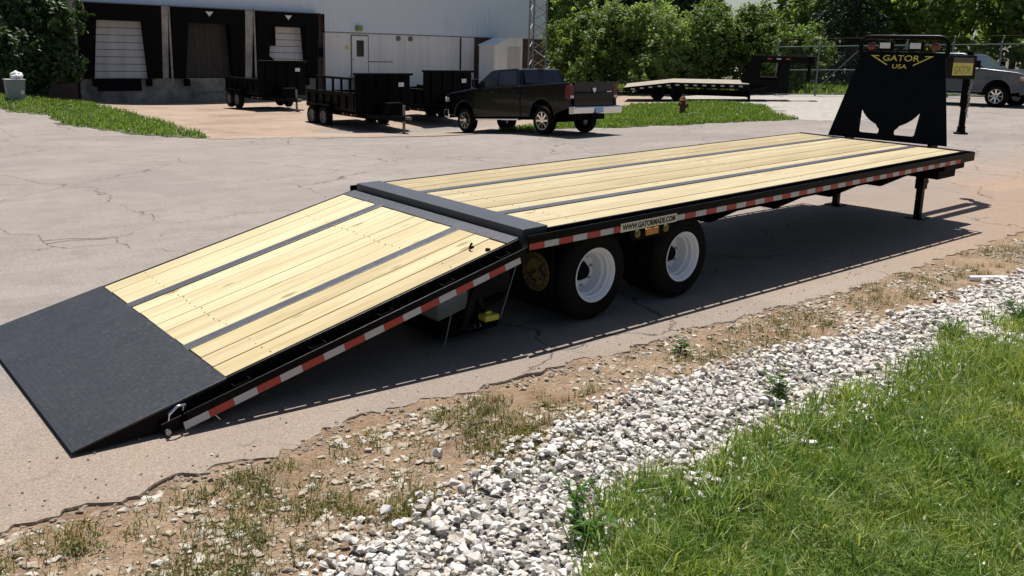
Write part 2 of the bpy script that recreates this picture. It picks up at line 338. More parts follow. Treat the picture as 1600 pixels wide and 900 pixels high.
def thing(name, label, cat, loc=(0, 0, 0), rz=0, group=None, scale=1):
    o = bpy.data.objects.new(name, None); col.objects.link(o); o.location = loc; o.rotation_euler = (0, 0, rz); o.scale = (scale,)*3
    o.empty_display_size = .2
    return tag(o, label, cat, group)
def npmesh(name, v, faces, mat, parent=None, smooth=False):
    me = bpy.data.meshes.new(name); v = np.ascontiguousarray(v, np.float32); faces = np.ascontiguousarray(faces, np.int32)
    k = faces.shape[1]; me.vertices.add(len(v)); me.vertices.foreach_set('co', v.ravel())
    me.loops.add(faces.size); me.loops.foreach_set('vertex_index', faces.ravel())
    me.polygons.add(len(faces)); me.polygons.foreach_set('loop_start', np.arange(0, faces.size, k, dtype=np.int32))
    me.update(calc_edges=True); me.validate()
    me.polygons.foreach_set('use_smooth', [bool(smooth)]*len(me.polygons))
    me.materials.append(MT[mat]); o = bpy.data.objects.new(name, me); col.objects.link(o); o.parent = parent
    return o
def grid(name, xs, yrow, zf, mat, kind='structure'):
    # yrow(x)-> list of ys
    v = []; n = None
    for x in xs:
        ys = yrow(x); n = len(ys)
        for y in ys: v.append((x, y, zf(x, y)))
    f = [(i*n+j, (i+1)*n+j, (i+1)*n+j+1, i*n+j+1) for i in range(len(xs)-1) for j in range(n-1)]
    o = npmesh(name, v, f, mat, smooth=True); return tag(o, kind=kind)
def text_mesh(name, txt, mat, parent, origin, xdir, ydir, height, width=None, depth=.002, bold=.0, align='CENTER'):
    cu = bpy.data.curves.new(name, 'FONT'); cu.body = txt; cu.size = 1; cu.extrude = 0; cu.offset = bold; cu.align_x = 'CENTER'; cu.align_y = 'CENTER'; cu.resolution_u = 3
    t = bpy.data.objects.new(name+'_src', cu); col.objects.link(t)
    bpy.context.view_layer.update()
    me = bpy.data.meshes.new_from_object(t.evaluated_get(bpy.context.evaluated_depsgraph_get()))
    bpy.data.objects.remove(t)
    co = np.array([v.co[:] for v in me.vertices]); mn = co.min(0); mx = co.max(0); c = (mn+mx)/2
    sy = height/(mx[1]-mn[1]); sx = width/(mx[0]-mn[0]) if width else sy
    X = Vector(xdir); Y = Vector(ydir); N = X.cross(Y).normalized(); O = Vector(origin)
    for v in me.vertices: v.co = O+X*((v.co.x-c[0])*sx)+Y*((v.co.y-c[1])*sy)+N*depth
    me.name = name; me.materials.clear(); me.materials.append(MT[mat])
    o = bpy.data.objects.new(name, me); col.objects.link(o); o.parent = parent
    return o

# ================================================================== GROUND
xs = sorted(set([-200, -120, -70, -45, -30, -20, -14, -10, -8, -6.5]+[round(-5.5+.0165*i, 4) for i in range(0, 910)]+[10, 10.5, 11, 12, 13, 14, 16, 18, 20, 23, 26, 30, 35, 40, 46, 53, 60, 75, 100, 150, 230]))
trow = [0, 0, .004, .03, .08, .2, .5, 1, 1.6, 2.4, 3.4, 4.6, 6, 7.5, 9, 11, 13, 15, 17, 19, 21, 23, 25, 27, 29, 31, 33, 35, 37, 39, 41, 44, 48, 53, 60, 70, 90, 130, 200, 320]
def arow(x):
    e = edge(x); return [e+.01]+[e+t for t in trow[1:]]
def az_(x, y):
    return tz(x, y)
v = []; n = len(trow)
for x in xs:
    e = edge(x); chip = max(0, fbm(x, 1, 3., 4.))*.012
    for j, t in enumerate(trow):
        if j == 0: v.append((x, e+.012, -.12))
        elif j == 1: v.append((x, e, -.010-chip))
        else: v.append((x, e+t, tz(x, e+t)-(chip*.5 if j == 2 else 0)))
f = [(i*n+j, (i+1)*n+j, (i+1)*n+j+1, i*n+j+1) for i in range(len(xs)-1) for j in range(n-1)]
tag(npmesh('asphalt_road', v, f, 'asphalt'), 'sun bleached cracked asphalt lot with a broken edge', kind='structure')
dxs = sorted(set([-200, -100, -50, -30, -18, -12, -9, -7]+[round(-6+.03*i, 3) for i in range(0, 534)]+[10.2, 10.6, 11, 12, 14, 17, 21, 26, 32, 40, 60, 100, 230]))
dys = [-1.2-.025*i for i in range(0, 93)]+[-3.55-.1*i for i in range(0, 30)]+[-7, -8, -10, -14, -20, -40, -90, -200]
grid('dirt_shoulder', dxs, lambda x: [max(y, -400) if y < -1.3 else min(y, edge(x)+.25) for y in dys], lambda x, y: dirt_z(x, y)+(tz(x, y) if x > 8 else 0)*min(1, max(0, (x-8)/4)), 'dirt')

# patches that lie on the lot
def inpoly(x, y, P):
    c = False; j = len(P)-1
    for i in range(len(P)):
        if (P[i][1] > y) != (P[j][1] > y) and x < (P[j][0]-P[i][0])*(y-P[i][1])/(P[j][1]-P[i][1])+P[i][0]: c = not c
        j = i
    return c
def patch(name, P, step, mat, dz, wob=.3, label=None):
    x0 = min(p[0] for p in P); x1 = max(p[0] for p in P); y0 = min(p[1] for p in P); y1 = max(p[1] for p in P)
    idx = {}; v = []; fs = []
    def vi(i, j):
        if (i, j) not in idx:
            x = x0+i*step; y = y0+j*step; idx[(i, j)] = len(v); v.append((x, y, tz(x, y)+dz))
        return idx[(i, j)]
    for i in range(int((x1-x0)/step)+1):
        for j in range(int((y1-y0)/step)+1):
            x = x0+(i+.5)*step; y = y0+(j+.5)*step
            if inpoly(x+wob*fbm(x, y, .9, 2.), y+wob*fbm(x, y, .9, 6.), P): fs.append((vi(i, j), vi(i+1, j), vi(i+1, j+1), vi(i, j+1)))
    return tag(npmesh(name, v, fs, mat, smooth=True), label, kind='structure')
APRON = [(5.6, 31.), (5.9, 29.6), (4.5, 16.2), (7.2, 15.3), (10.8, 14.3), (12.6, 14.8), (20, 17), (36, 25), (36, 38), (5.6, 38)]
GL = [(-14, 31), (-6, 30), (1.9, 28), (2.8, 26.6), (2.8, 22), (3.3, 18.8), (4.41, 16.2), (4.7, 16.9), (5.6, 23.1), (5.97, 28.3), (6.0, 31.6), (6.4, 38), (-14, 38)]
GM = [(13.2, 15.2), (15.9, 12.45), (18.9, 11.2), (22.3, 10.0), (23.5, 11.8), (27.4, 14.7), (28., 17.6), (24.2, 19.2), (20, 17)]
LOT = [(22.0, 10.0), (22.8, 8.4), (30, 11.0), (37.5, 12.5), (38.5, 16), (35, 21), (31, 25), (26, 27), (22, 22), (20, 17), (27, 14)]
GB = [(36, 25), (31, 26.2), (35.2, 20.4), (37.6, 15.5), (39.8, 9.), (41, 3), (75, 3), (75, 60), (36, 60)]
patch('dock_apron', APRON, .25, 'apron', .010, .5, 'rust tinted dusty concrete in front of the loading docks')
patch('gravel_lot', LOT, .25, 'lot', .006, .6, 'pale crushed stone lot under the parked flatbed')
patch('verge_soil', GL, .25, 'turf', .014, .4); patch('verge_soil', GM, .2, 'turf', .012, .4); patch('verge_soil', GB, .8, 'turf', .016, .6)

# ------------------------------------------------------------------ grass
def blades(P, zf, h, wd, lean=.5, curve=.35, hs=1.):
    P = np.asarray(P); N = len(P); hh = h[0]+(h[1]-h[0])*rng.random(N)**1.3; hh = hh*hs; ww = wd*(.6+.8*rng.random(N))
    a = rng.random(N)*2*np.pi; la = rng.random(N)*2*np.pi; ln = lean*rng.random(N)
    wx, wy = np.cos(a)*ww/2, np.sin(a)*ww/2; lx, ly = np.cos(la)*ln*hh, np.sin(la)*ln*hh
    z = zf
    b = np.stack([P[:, 0], P[:, 1], z-.01], 1); off = np.stack([wx, wy, 0*wx], 1)
    m = b+np.stack([lx*curve, ly*curve, hh*.58], 1); t = b+np.stack([lx, ly, hh*(1-.25*ln)], 1)
    v = np.stack([b-off, b+off, m-off*.8, m+off*.8, t], 1).reshape(-1, 3)
    i = np.arange(N)[:, None]*5
    f = np.concatenate([i+np.array([[0, 1, 3]]), i+np.array([[0, 3, 2]]), i+np.array([[2, 3, 4]])], 0)
    return v, f
def join(parts):
    o = 0; V = []; F = []
    for v, f in parts: V.append(v); F.append(f+o); o += len(v)
    return np.concatenate(V), np.concatenate(F)
GEX = [-6, -2.6, -1.95, -1.6, -1.3, -.66, .14, 1.64, 2.71, 3.89, 6, 9, 14]; GEY = [-4.7, -4.25, -3.9, -3.46, -3.37, -3.45, -3.38, -3.46, -3.46, -3.5, -3.56, -3.65, -3.65]
def lawn_edge(x): return np.interp(x, GEX, GEY)
class Table:      # sampled field, read back by bilinear interpolation
    def __init__(s, fn, x0, x1, y0, y1, st): s.x0, s.y0, s.st = x0, y0, st; s.nx = int((x1-x0)/st)+2; s.ny = int((y1-y0)/st)+2; s.g = np.array([[fn(x0+i*st, y0+j*st) for j in range(s.ny)] for i in range(s.nx)])
    def __call__(s, P):
        P = np.asarray(P); u = np.clip((P[:, 0]-s.x0)/s.st, 0, s.nx-1.001); v = np.clip((P[:, 1]-s.y0)/s.st, 0, s.ny-1.001); i = u.astype(int); j = v.astype(int); a = u-i; b = v-j; g = s.g
        return g[i, j]*(1-a)*(1-b)+g[i+1, j]*a*(1-b)+g[i, j+1]*(1-a)*b+g[i+1, j+1]*a*b
_ta = Table(dirt_z, -6, 11, -3.6, -1.3, .04); _tb = Table(dirt_z, -6, 11, -8, -3.55, .08)
def dz_arr(P): P = np.asarray(P); return np.where(P[:, 1] > -3.58, _ta(P), _tb(P))+.012
_tw = Table(lambda x, y: .16*fbm(x, y, 2.5, 1.), -6, 11, -8, -2.9, .06); _th = Table(lambda x, y: .75+1.1*max(0, fbm(x, y, 2.3, 61.)+.25), -6, 11, -8, -2.9, .08)
def lawnpts(n, x0, x1, y0, y1, soft=.25):
    P = np.stack([x0+(x1-x0)*rng.random(n), y0+(y1-y0)*rng.random(n)], 1)
    wob = _tw(P); d = lawn_edge(P[:, 0])+wob-P[:, 1]
    return P[d > rng.random(n)*soft-.06]
parts = []
P = lawnpts(330000, -2.4, 4.8, -5.3, -3.1); P = P[(P[:, 1] > -4.85+(P[:, 0]+.3)*.345-.55) & (P[:, 1] > -4.0-(P[:, 0]+1.8)*.8-.5)]; hm = _th(P); parts.append(blades(P, dz_arr(P), (.025, .105), .0052, 1.05, hs=hm))
P = lawnpts(70000, -5, 10, -7.5, -3.2); parts.append(blades(P, dz_arr(P), (.03, .10), .008, .9))
# taller tufts, thickest along the gravel
tc = lawnpts(1500, -2.2, 8, -5., -3.05, -.05); tc = tc[rng.random(len(tc)) < np.clip(1.15-(lawn_edge(tc[:, 0])-tc[:, 1])*1.1, .3, 1)]
P = np.concatenate([c+rng.normal(0, .035, (rng.integers(18, 45), 2)) for c in tc]); parts.append(blades(P, dz_arr(P), (.08, .25), .0075, 1.1))
v, f = join(parts)
tag(npmesh('lawn_grass', v, f, 'grass'), 'lush green lawn grass beside the white gravel', kind='stuff')
tf = grid('lawn_soil', [round(-6+.1*i, 2) for i in range(0, 200)], lambda x: [float(lawn_edge(x))-.08-.1*fbm(x, 0, 2., 7.)-t for t in (0, .05, .2, .4, .7, 1, 1.4, 2, 3, 5, 9, 20)], lambda x, y: dirt_z(x, y)+.012, 'turf')
# clover leaves low in the lawn
def discs(P, z, r, tilt=.5):
    N = len(P); k = 6; a = np.linspace(0, 2*np.pi, k, endpoint=False)
    rad = r*(.6+.8*rng.random(N)); nx = rng.normal(0, tilt, N); ny = rng.normal(0, tilt, N)
    X = P[:, 0, None]+rad[:, None]*np.cos(a); Y = P[:, 1, None]+rad[:, None]*np.sin(a)
    Z = z[:, None]+rad[:, None]*(np.cos(a)*nx[:, None]+np.sin(a)*ny[:, None])
    v = np.stack([X, Y, Z], 2).reshape(-1, 3); i = np.arange(N)[:, None]*k
    f = np.concatenate([i+np.array([[0, 1, 2]]), i+np.array([[0, 2, 3]]), i+np.array([[0, 3, 5]]), i+np.array([[3, 4, 5]])], 0)
    return v, f
cc = lawnpts(200, -2., 6, -4.9, -3.15, .05)
P = np.concatenate([c+rng.normal(0, .07, (rng.integers(15, 40), 2)) for c in cc]); v, f = discs(P, dz_arr(P)+.03+.04*rng.random(len(P)), .0065)
tag(npmesh('clover_leaves', v, f, 'weedl'), 'low round clover leaves mixed into the lawn', kind='stuff')
P = np.concatenate([c+rng.normal(0, .12, (rng.integers(2, 7), 2)) for c in cc[:70]]); 
v, f = discs(P, dz_arr(P)+.06+.04*rng.random(len(P)), .0055, .9)
tag(npmesh('clover_blossoms', v, f, 'cloverw'), 'tiny white clover blossoms dotted over the lawn', kind='stuff')

# weeds on the shoulder
def weed_pts(n):
    out = []
    while len(out) < n:
        x = random.uniform(-5.2, 7.5); t = random.random(); y = -1.95-t*.95
        if x > -.8: y = -2.0-t*.55
        d = fbm(x, y, 1.5, 14.)
        if x < -1.2: d += .12
        if x > -.9 and random.random() > .13: continue
        if random.random() < max(.05, min(.30, d*1.6+.06)): out.append((x, y))
    return np.array(out)
tc = weed_pts(1500); P = np.concatenate([c+rng.normal(0, .032, (rng.integers(8, 26), 2)) for c in tc])
parts = [blades(P, dz_arr(P)-.01, (.018, .085), .0045, 1.3)]
P2 = np.concatenate([c+rng.normal(0, .04, (rng.integers(3, 9), 2)) for c in tc[:300]]); v2, f2 = discs(P2, dz_arr(P2)+.006+.02*rng.random(len(P2)), .0065, .6)
v, f = join(parts+[(v2, f2)])
tag(npmesh('shoulder_weeds', v, f, 'straw'), 'patchy low weeds and dry grass on the dirt shoulder', kind='stuff')
# verge grass further off
def polypts(n, P0, wob=.3):
    x0 = min(p[0] for p in P0); x1 = max(p[0] for p in P0); y0 = min(p[1] for p in P0); y1 = max(p[1] for p in P0); out = []
    while len(out) < n:
        x = random.uniform(x0, x1); y = random.uniform(y0, y1)
        if inpoly(x+wob*fbm(x, y, .9, 2.), y+wob*fbm(x, y, .9, 6.), P0): out.append((x, y))
    return np.array(out)
P = polypts(26000, GL); tag(npmesh('verge_grass', *blades(P, terr(P[:, 0], P[:, 1])+.012, (.07, .22), .035, .8), 'fgrass'), 'green grass bank left of the docks below the shrub', kind='stuff')
P = polypts(22000, GM); tag(npmesh('verge_grass', *blades(P, terr(P[:, 0], P[:, 1])+.012, (.06, .2), .035, .8), 'fgrass'), 'green grass island around the rusty hydrant', kind='stuff')
P = polypts(9000, [(31, 26.2), (35.2, 20.4), (37.6, 15.5), (39.8, 9.), (41, 3), (48, 3), (46, 22), (36, 33)]); tag(npmesh('verge_grass', *blades(P, terr(P[:, 0], P[:, 1])+.012, (.12, .4), .05, .8), 'fgrass'), 'tall grass along the chain link fence', kind='stuff')

# ------------------------------------------------------------------ stones
def hull(seed, flat):
    r_ = np.random.default_rng(seed); p = r_.normal(0, 1, (16, 3)); p /= np.abs(p).max(axis=1)[:, None]**.5*np.linalg.norm(p, axis=1)[:, None]**.5; p *= (.78+.24*r_.random((16, 1)))
    p *= np.array([1., .6+.3*r_.random(), flat*(.55+.25*r_.random())])
    bm = bmesh.new(); [bm.verts.new(q) for q in p]; res = bmesh.ops.convex_hull(bm, input=bm.verts)
    bmesh.ops.delete(bm, geom=[g for g in res['geom_interior'] if isinstance(g, bmesh.types.BMVert)], context='VERTS')
    bmesh.ops.triangulate(bm, faces=bm.faces); bmesh.ops.recalc_face_normals(bm, faces=bm.faces)
    bm.verts.index_update(); V = np.array([v.co[:] for v in bm.verts]); F = np.array([[v.index for v in f.verts] for f in bm.faces]); bm.free(); return V, F
HUL = [hull(s, 1.) for s in range(26)]
def rotm(n):
    q = rng.normal(0, 1, (n, 4)); q /= np.linalg.norm(q, axis=1)[:, None]; w_, x, y, z = q.T
    return np.stack([np.stack([1-2*(y*y+z*z), 2*(x*y-z*w_), 2*(x*z+y*w_)], 1), np.stack([2*(x*y+z*w_), 1-2*(x*x+z*z), 2*(y*z-x*w_)], 1), np.stack([2*(x*z-y*w_), 2*(y*z+x*w_), 1-2*(x*x+y*y)], 1)], 1)
def stones(P, z, r_, flat=.66):
    n = len(P); Rm = rotm(n); k = rng.integers(0, len(HUL), n); out = []
    for i in range(n):
        V, F = HUL[k[i]]; out.append(((V*r_[i])@Rm[i].T*np.array([1, 1, flat])+np.array([P[i, 0], P[i, 1], z[i]]), F))
    return out
GTX = [-6, -3.6, -2.69, -2.04, -1.6, -1.19, -.5, .08, 1.4, 2.85, 4.29, 5.64, 9, 14]; GTY = [-4.1, -3.5, -3.0, -2.84, -2.74, -2.62, -2.54, -2.50, -2.63, -2.84, -2.87, -2.92, -2.9, -2.9]
def grav_top(x): return np.interp(x, GTX, GTY)
def gpts(n, x0, x1, soft=.09, over=.3):
    P = np.stack([x0+(x1-x0)*rng.random(n), -2.2-2.9*rng.random(n)], 1)
    wob = np.array([.1*fbm(p[0], p[1], 2., 21.) for p in P])
    d = grav_top(P[:, 0])+wob-P[:, 1]; e = P[:, 1]-(lawn_edge(P[:, 0])-over)
    return P[(d > (rng.random(n)**2.2)*-soft*2.2) & (e > -.2*rng.random(n))]
A = gpts(21000, -5.5, 3.2); rA = (.012+.021*rng.random(len(A))**1.4); zA = dz_arr(A)-.012+rA*.55
B = gpts(14000, -5.5, 3.5, .05, .12); rB = .014+.026*rng.random(len(B))**1.9; zB = dz_arr(B)+.020+rB*.4+.016*rng.random(len(B))
C_ = gpts(14000, 3., 10., .12); rC = .022+.024*rng.random(len(C_)); zC = dz_arr(C_)+.004+.03*rng.random(len(C_))
SA = stones(A, zA, rA); SB = stones(B, zB, rB); SC = stones(C_, zC, rC)
bed = grid('gravel_bed', [round(-6+.1*i, 2) for i in range(0, 161)], lambda x: [float(grav_top(x))-.06-(float(grav_top(x))-.06-float(lawn_edge(x))+.35)*t/8 for t in range(9)], lambda x, y: dirt_z(x, y)+.008, 'bedmat')
tag(bed, 'band of crushed white limestone between dirt and lawn')
camd = np.hypot(B[:, 0]+4.22, B[:, 1]+5.95); vis = (B[:, 0] > -2.75) & (B[:, 1]-lawn_edge(B[:, 0]) > -.02)
order = np.argsort(np.where(vis, -rB/camd, 1.))[:300]; big = set(order.tolist())
for i in order:
    V, F = SB[i]; npmesh('stone', V, F, 'stone', bed)
V, F = join(SA+[s for i, s in enumerate(SB) if i not in big]+SC)
tag(npmesh('loose_gravel', V, F, 'stone', bed), kind='stuff')
# dusty stones scattered on and pressed into the dirt
n = 34000; P = np.stack([-5.5+14*rng.random(n), -1.85-1.1*rng.random(n)], 1)
keep = np.array([(fbm(p[0], p[1], 1.3, 31.)+.26+.5*max(0, 1-abs(p[1]-grav_top(p[0]))/.4)+(.15 if p[0] < -2 else 0)) > random.random()*.8 for p in P]) & (P[:, 1] > grav_top(P[:, 0])-.1) & (P[:, 1] < np.array([edge(p[0])-.05 for p in P]))
P = P[keep]; r_ = .005+.034*rng.random(len(P))**4; V, F = join(stones(P, dz_arr(P)-.012+r_*.12, r_, .5))
tag(npmesh('dusty_stones', V, F, 'dstone'), 'tan dusty pebbles and rocks strewn over the dirt shoulder', kind='stuff')
n = 420; P = np.stack([-5+10*rng.random(n), -1.75+.9*rng.random(n)**2.5], 1); P = P[P[:, 1] > np.array([edge(p[0])+.03 for p in P])]
r_ = .003+.009*rng.random(len(P))**2; V, F = join(stones(P, r_*.4, r_)); tag(npmesh('road_pebbles', V, F, 'dstone'), 'small loose pebbles along the asphalt edge', kind='stuff')
n = 1500; X = -5+9*rng.random(n); P = np.stack([X, np.array([edge(q) for q in X])+rng.normal(-.03, .05, n)], 1); r_ = .004+.022*rng.random(n)**3.; V, F = join(stones(P, dz_arr(P)-.012+r_*.25, r_, .55)); tag(npmesh('asphalt_crumbs', V, F, 'asphalt'), 'broken crumbs of asphalt along the crumbling road edge', kind='stuff')
for (x, y, r_, lb) in ((.02, -2.02, .05, 'lone tan rock on bare dirt below the rear wheel'), (-1.62, -2.38, .06, 'largest grey rock lying at the gravel top edge')):
    V, F = HUL[5 if r_ < .055 else 9]; o = npmesh('rock', V*r_, F, 'dstone' if r_ < .055 else 'stone'); o.location = (x, y, dirt_z(x, y)+r_*.3); tag(o, lb, 'rock')
mb = MB(); mb.tube([(4.87, -2.56, .03), (5.0, -2.66, .032), (5.2, -2.80, .03)], .028, 12); mb.lathe((4.87, -2.56, .03), (-.6, .45, 0), [(0, .028), (.001, .022), (-.1, .022)], 12)
tag(mb.build('plastic_pipe', 'pvc', smooth=40), 'short white plastic pipe lying on the gravel edge', 'pipe')
def weed(label, x, y, hgt, nst, spread, lw, flower=None, seed=1):
    rs = random.Random(seed); t = thing('wild_plant', label, 'plant', (x, y, dirt_z(x, y)))
    st = MB(); V = []; F = []; heads = []
    for k in range(nst):
        a = rs.uniform(0, 6.28); s = rs.uniform(.2, 1)*spread; h = hgt*rs.uniform(.6, 1)
        pts = [Vector((math.cos(a)*s*q*q, math.sin(a)*s*q*q, h*q)) for q in (0, .35, .7, 1)]; st.tube(pts, .0035, 5, .0015)
        for j in range(9):
            q = rs.uniform(.12, 1); p = Vector((math.cos(a)*s*q*q, math.sin(a)*s*q*q, h*q)); b = rs.uniform(0, 6.28); L = lw*rs.uniform(1.6, 3.4)*(1.2-.5*q)
            d = Vector((math.cos(b), math.sin(b), rs.uniform(.1, .9))).normalized(); sd = d.cross(Vector((0, 0, 1))).normalized()*lw*rs.uniform(.35, .6); o = len(V)
            V += [p, p+d*L*.5+sd, p+d*L*.5-sd, p+d*L-Vector((0, 0, L*.25))]; F += [(o, o+1, o+3), (o, o+3, o+2)]
        heads.append(pts[-1])
    st.build('stem', 'stem', t); tag(npmesh('leaf_cluster', [tuple(q) for q in V], F, 'weedl', t), kind='stuff')
    if flower:
        for hd in heads[:3]:
            m = MB(); m.lathe(hd, (0, 0, 1), [(-.004, .002), (-.001, .006), (.004, .008), (.009, .006), (.012, .001)], 9); m.build('flower_head', flower, t, smooth=60)
    return t
weed('bushy dark green weed at the lawn corner in front of the gravel', -1.62, -3.52, .20, 12, .16, .028, None, 3)
weed('leafy clover plant with pink heads at the gravel edge below the big weed', -1.45, -3.28, .24, 9, .16, .018, 'pink', 5)
weed('spindly weed with upright leaves growing out of the gravel', .55, -3.12, .26, 6, .14, .03, None, 8)
weed('pink flowered clover at the far lawn corner', 2.75, -3.3, .26, 9, .2, .022, 'pink', 11)
weed('dense leafy weed at the right end of the lawn edge', 3.5, -3.52, .30, 16, .26, .026, None, 13)
weed('small weed on the bare dirt beside the road edge', .78, -2.14, .13, 4, .06, .025, None, 17)

# ================================================================== MAIN TRAILER
TR = thing('flatbed_trailer', 'long black gooseneck flatbed trailer with pale wood deck and lowered rear ramp', 'trailer', (0, 0, 0))
def D(x, y, z): return (x, y, z+.8445+.0223*x+.0121*(y+1.2))
def RP(d, y, n):
    hz = .8045+.0121*(y+1.2); return (-.03-d*.971-n*.238, y, hz+(.03-hz)*d/3.253+n*.971)
def uvp(x, y, z): return (x, y)
# deck boards (lengthwise, in three bays)
BAYS = [(-1.19, -.622, 3), (-.518, .518, 6), (.622, 1.19, 3)]
def boards(M, x0, x1, zt, th, bays=BAYS, seed=3, wm='wood2'):
    rs = random.Random(seed); out = []
    for a, b, k in bays:
        wd = (b-a)/k
        for i in range(k):
            dz = rs.uniform(-.003, .003); g = .003
            mb = MB(M); mb.box(x0+rs.uniform(0, .006), x1-rs.uniform(0, .006), a+i*wd+g, a+(i+1)*wd-g, zt-th+dz, zt+dz)
            o = mb.build('plank', wm, TR, bevel=.003, uvf=uvp); out.append((o, a+(i+.5)*wd, wd))
    return out
pl = boards(D, .262, 7.70, 0, .04)
def screws(pls, M, xs_):
    for o, y, wd in pls:
        mb = MB(M)
        for x in xs_:
            for s in (-.28, .28): mb.lathe((x+random.uniform(-.012, .012), y+s*wd, .0), (0, 0, 1), [(0, .0055), (.0026, .005), (.0028, .0001)], 8)
        tag(mb.build('screw_row', 'rust', o), kind='stuff')
screws(pl, D, [.6, 4.1, 7.5])
for s in (-1, 1):
    MB(D).box(.262, 7.70, s*.57-.048, s*.57+.048, -.03, .004).build('tread_strip', 'tread', TR, uvf=uvp, bevel=.002)
    MB(D).box(.26, 7.80, s*1.193 if s > 0 else -1.220, 1.220 if s > 0 else -1.193, -.15, .003).build('side_channel', 'black', TR, bevel=.004)
    MB(D).box(-.02, 7.895, s*1.283 if s > 0 else -1.297, 1.297 if s > 0 else -1.283, -.122, -.010).build('rub_rail', 'black', TR, bevel=.003)
    for k in range(13):
        x = .12+k*.632
        pk = MB(D); y0, y1 = (1.221, 1.282) if s > 0 else (-1.282, -1.221)
        pk.box(x-.055, x-.047, y0, y1, -.125, -.02); pk.box(x+.047, x+.055, y0, y1, -.125, -.02); pk.box(x-.0465, x+.0465, y0, y0+.006, -.125, -.02)
        pk.build('stake_pocket', 'black', TR)
        if k < 12: MB(D).tube([(x+.316, s*1.221, -.07), (x+.316, s*1.282, -.07)], .02, 10).build('rail_spool', 'black', TR)
MB(D).box(7.702, 7.80, -1.192, 1.192, -.15, .004).build('front_channel', 'black', TR, bevel=.004)
MB(D).box(7.882, 7.897, -1.282, 1.282, -.128, -.004).build('front_rail', 'black', TR, bevel=.003)
for k in range(5): MB(D).box(7.80, 7.882, -1.1+k*.55-.03, -1.1+k*.55+.03, -.12, -.01).build('front_spool', 'black', TR)
MB(D).box(0, .255, -1.205, 1.205, -.13, .022).build('transition_beam', 'satin', TR, bevel=.006)
MB(D).box(-.035, -.002, -.56, 1.19, -.17, -.05).build('hinge_bar', 'under', TR)
# under frame
for s in (-1, 1):
    b = MB(D); y = s*.46; b.box(.02, 8.35, y-.07, y+.07, -.10, -.085); b.box(.02, 8.35, y-.006, y+.006, -.40, -.10); b.box(.02, 8.35, y-.07, y+.07, -.415, -.40); b.build('main_beam', 'under', TR)
for k in range(17):
    x = .42+k*.44; MB(D).box(x-.025, x+.025, -1.19, 1.19, -.115, -.045).build('cross_member', 'under', TR)
for x in (2.95, 4.12, 5.28, 6.5):
    for s in (-1, 1):
        MB(D).prism([(s*.47, -.11), (s*1.19, -.11), (s*1.19, -.15), (s*.75, -.40), (s*.47, -.40)], 'x', x-.03, x+.03).build('outrigger', 'under', TR)
MB(D).box(7.72, 8.36, -1.0, 1.0, -.30, -.13).build('neck_base', 'under', TR, bevel=.01)
MB(D).box(7.80, 8.34, -.9, .9, -.43, -.31).build('front_bolster', 'under', TR, bevel=.01)
# reflective tape along the near and far rails
def tape(M, y, x0, n, L, skip=None, first=0, zt=-.070, zb=-.119):
    for k in range(n):
        a = x0+k*L
        if skip and a+L*.5 > skip[0] and a+L*.5 < skip[1]: continue
        s = -1 if y < 0 else 1
        MB(M).box(a+.001, a+L-.001, min(y, y+s*.002), max(y, y+s*.002), zb, zt).build('reflective_tape', 'red' if (k+first) % 2 == 0 else 'white_tape', TR)
tape(D, -1.298, -.015, 49, .1525, (.98, 1.72))
tape(D, 1.298, -.015, 49, .1525)
# web address plate on the rail
pl_ = MB(D).box(.985, 1.70, -1.3005, -1.298, -.125, -.052).build('web_plate', 'cream', TR)
p0 = Vector(D(1.3425, -1.3006, -.0885)); text_mesh('web_lettering', 'WWW.GATORMADE.COM', 'ink', pl_, p0, Vector((1, 0, .0223)), Vector((0, 0, 1)), .052, .68, .002, .045)
# side marker lamp bracket
br = MB(D).prism([(1.14, -.13), (1.72, -.13), (1.68, -.20), (1.60, -.235), (1.20, -.235), (1.15, -.2)], 'y', -1.262, -1.250).build('lamp_bracket', 'under', TR)
MB(D).box(1.33, 1.50, -1.278, -1.262, -.205, -.145).build('amber_marker', 'amber', br, bevel=.008)
for x in (1.23, 1.60): 
    m = MB(D); m.lathe((x, -1.262, -.175), (0, -1, 0), [(0, .033), (.012, .033), (.017, .024), (.018, .0)], 18); m.build('round_marker', 'yellow_flap', br, smooth=50)
# axles and dual wheels
def wheel(x, y, s, zc=.39, outer=True):
    t = MB(); Rr = .388; wdt = .225
    prof = [(0, .225), (-.005, .26), (.002, .30), (-.004, .325), (.012, .362), (.030, .380)]
    for q in (.055, .085, .1125, .14, .17): prof += [(q-.010, Rr), (q-.006, Rr-.012), (q+.006, Rr-.012), (q+.010, Rr)]
    prof += [(.195, .380), (.213, .362), (.229, .325), (.225, .225), (.11, .215)]
    t.lathe((x, y, zc), (0, s, 0), prof, 56, closed=True)
    ty = t.build('tyre', 'tyre', TR, smooth=35)
    r_ = MB(); r_.lathe((x, y, zc), (0, s, 0), [(.006, .226), (-.008, .230), (-.010, .222), (-.002, .214), (.008, .206), (.030, .198), (.040, .186), (.080, .183), (.092, .170), (.160, .166), (.182, .158), (.190, .135), (.194, .085), (.194, .0)], 56)
    ri = r_.build('rim', 'rim', ty, smooth=30)
    if outer:
        for k in range(8):
            a = k*math.pi/4+.2
            m = MB(); m.tube([(x+.135*math.cos(a), y+s*.192, zc+.135*math.sin(a)), (x+.135*math.cos(a), y+s*.168, zc+.135*math.sin(a))], .011, 6); m.build('lug_nut', 'steel', ri)
        h = MB(); h.lathe((x, y, zc), (0, s, 0), [(.194, .086), (.165, .083), (.155, .072), (.125, .062), (.118, .05), (.115, .0)], 24); h.build('hub', 'matte', ri, smooth=40)
    return ty
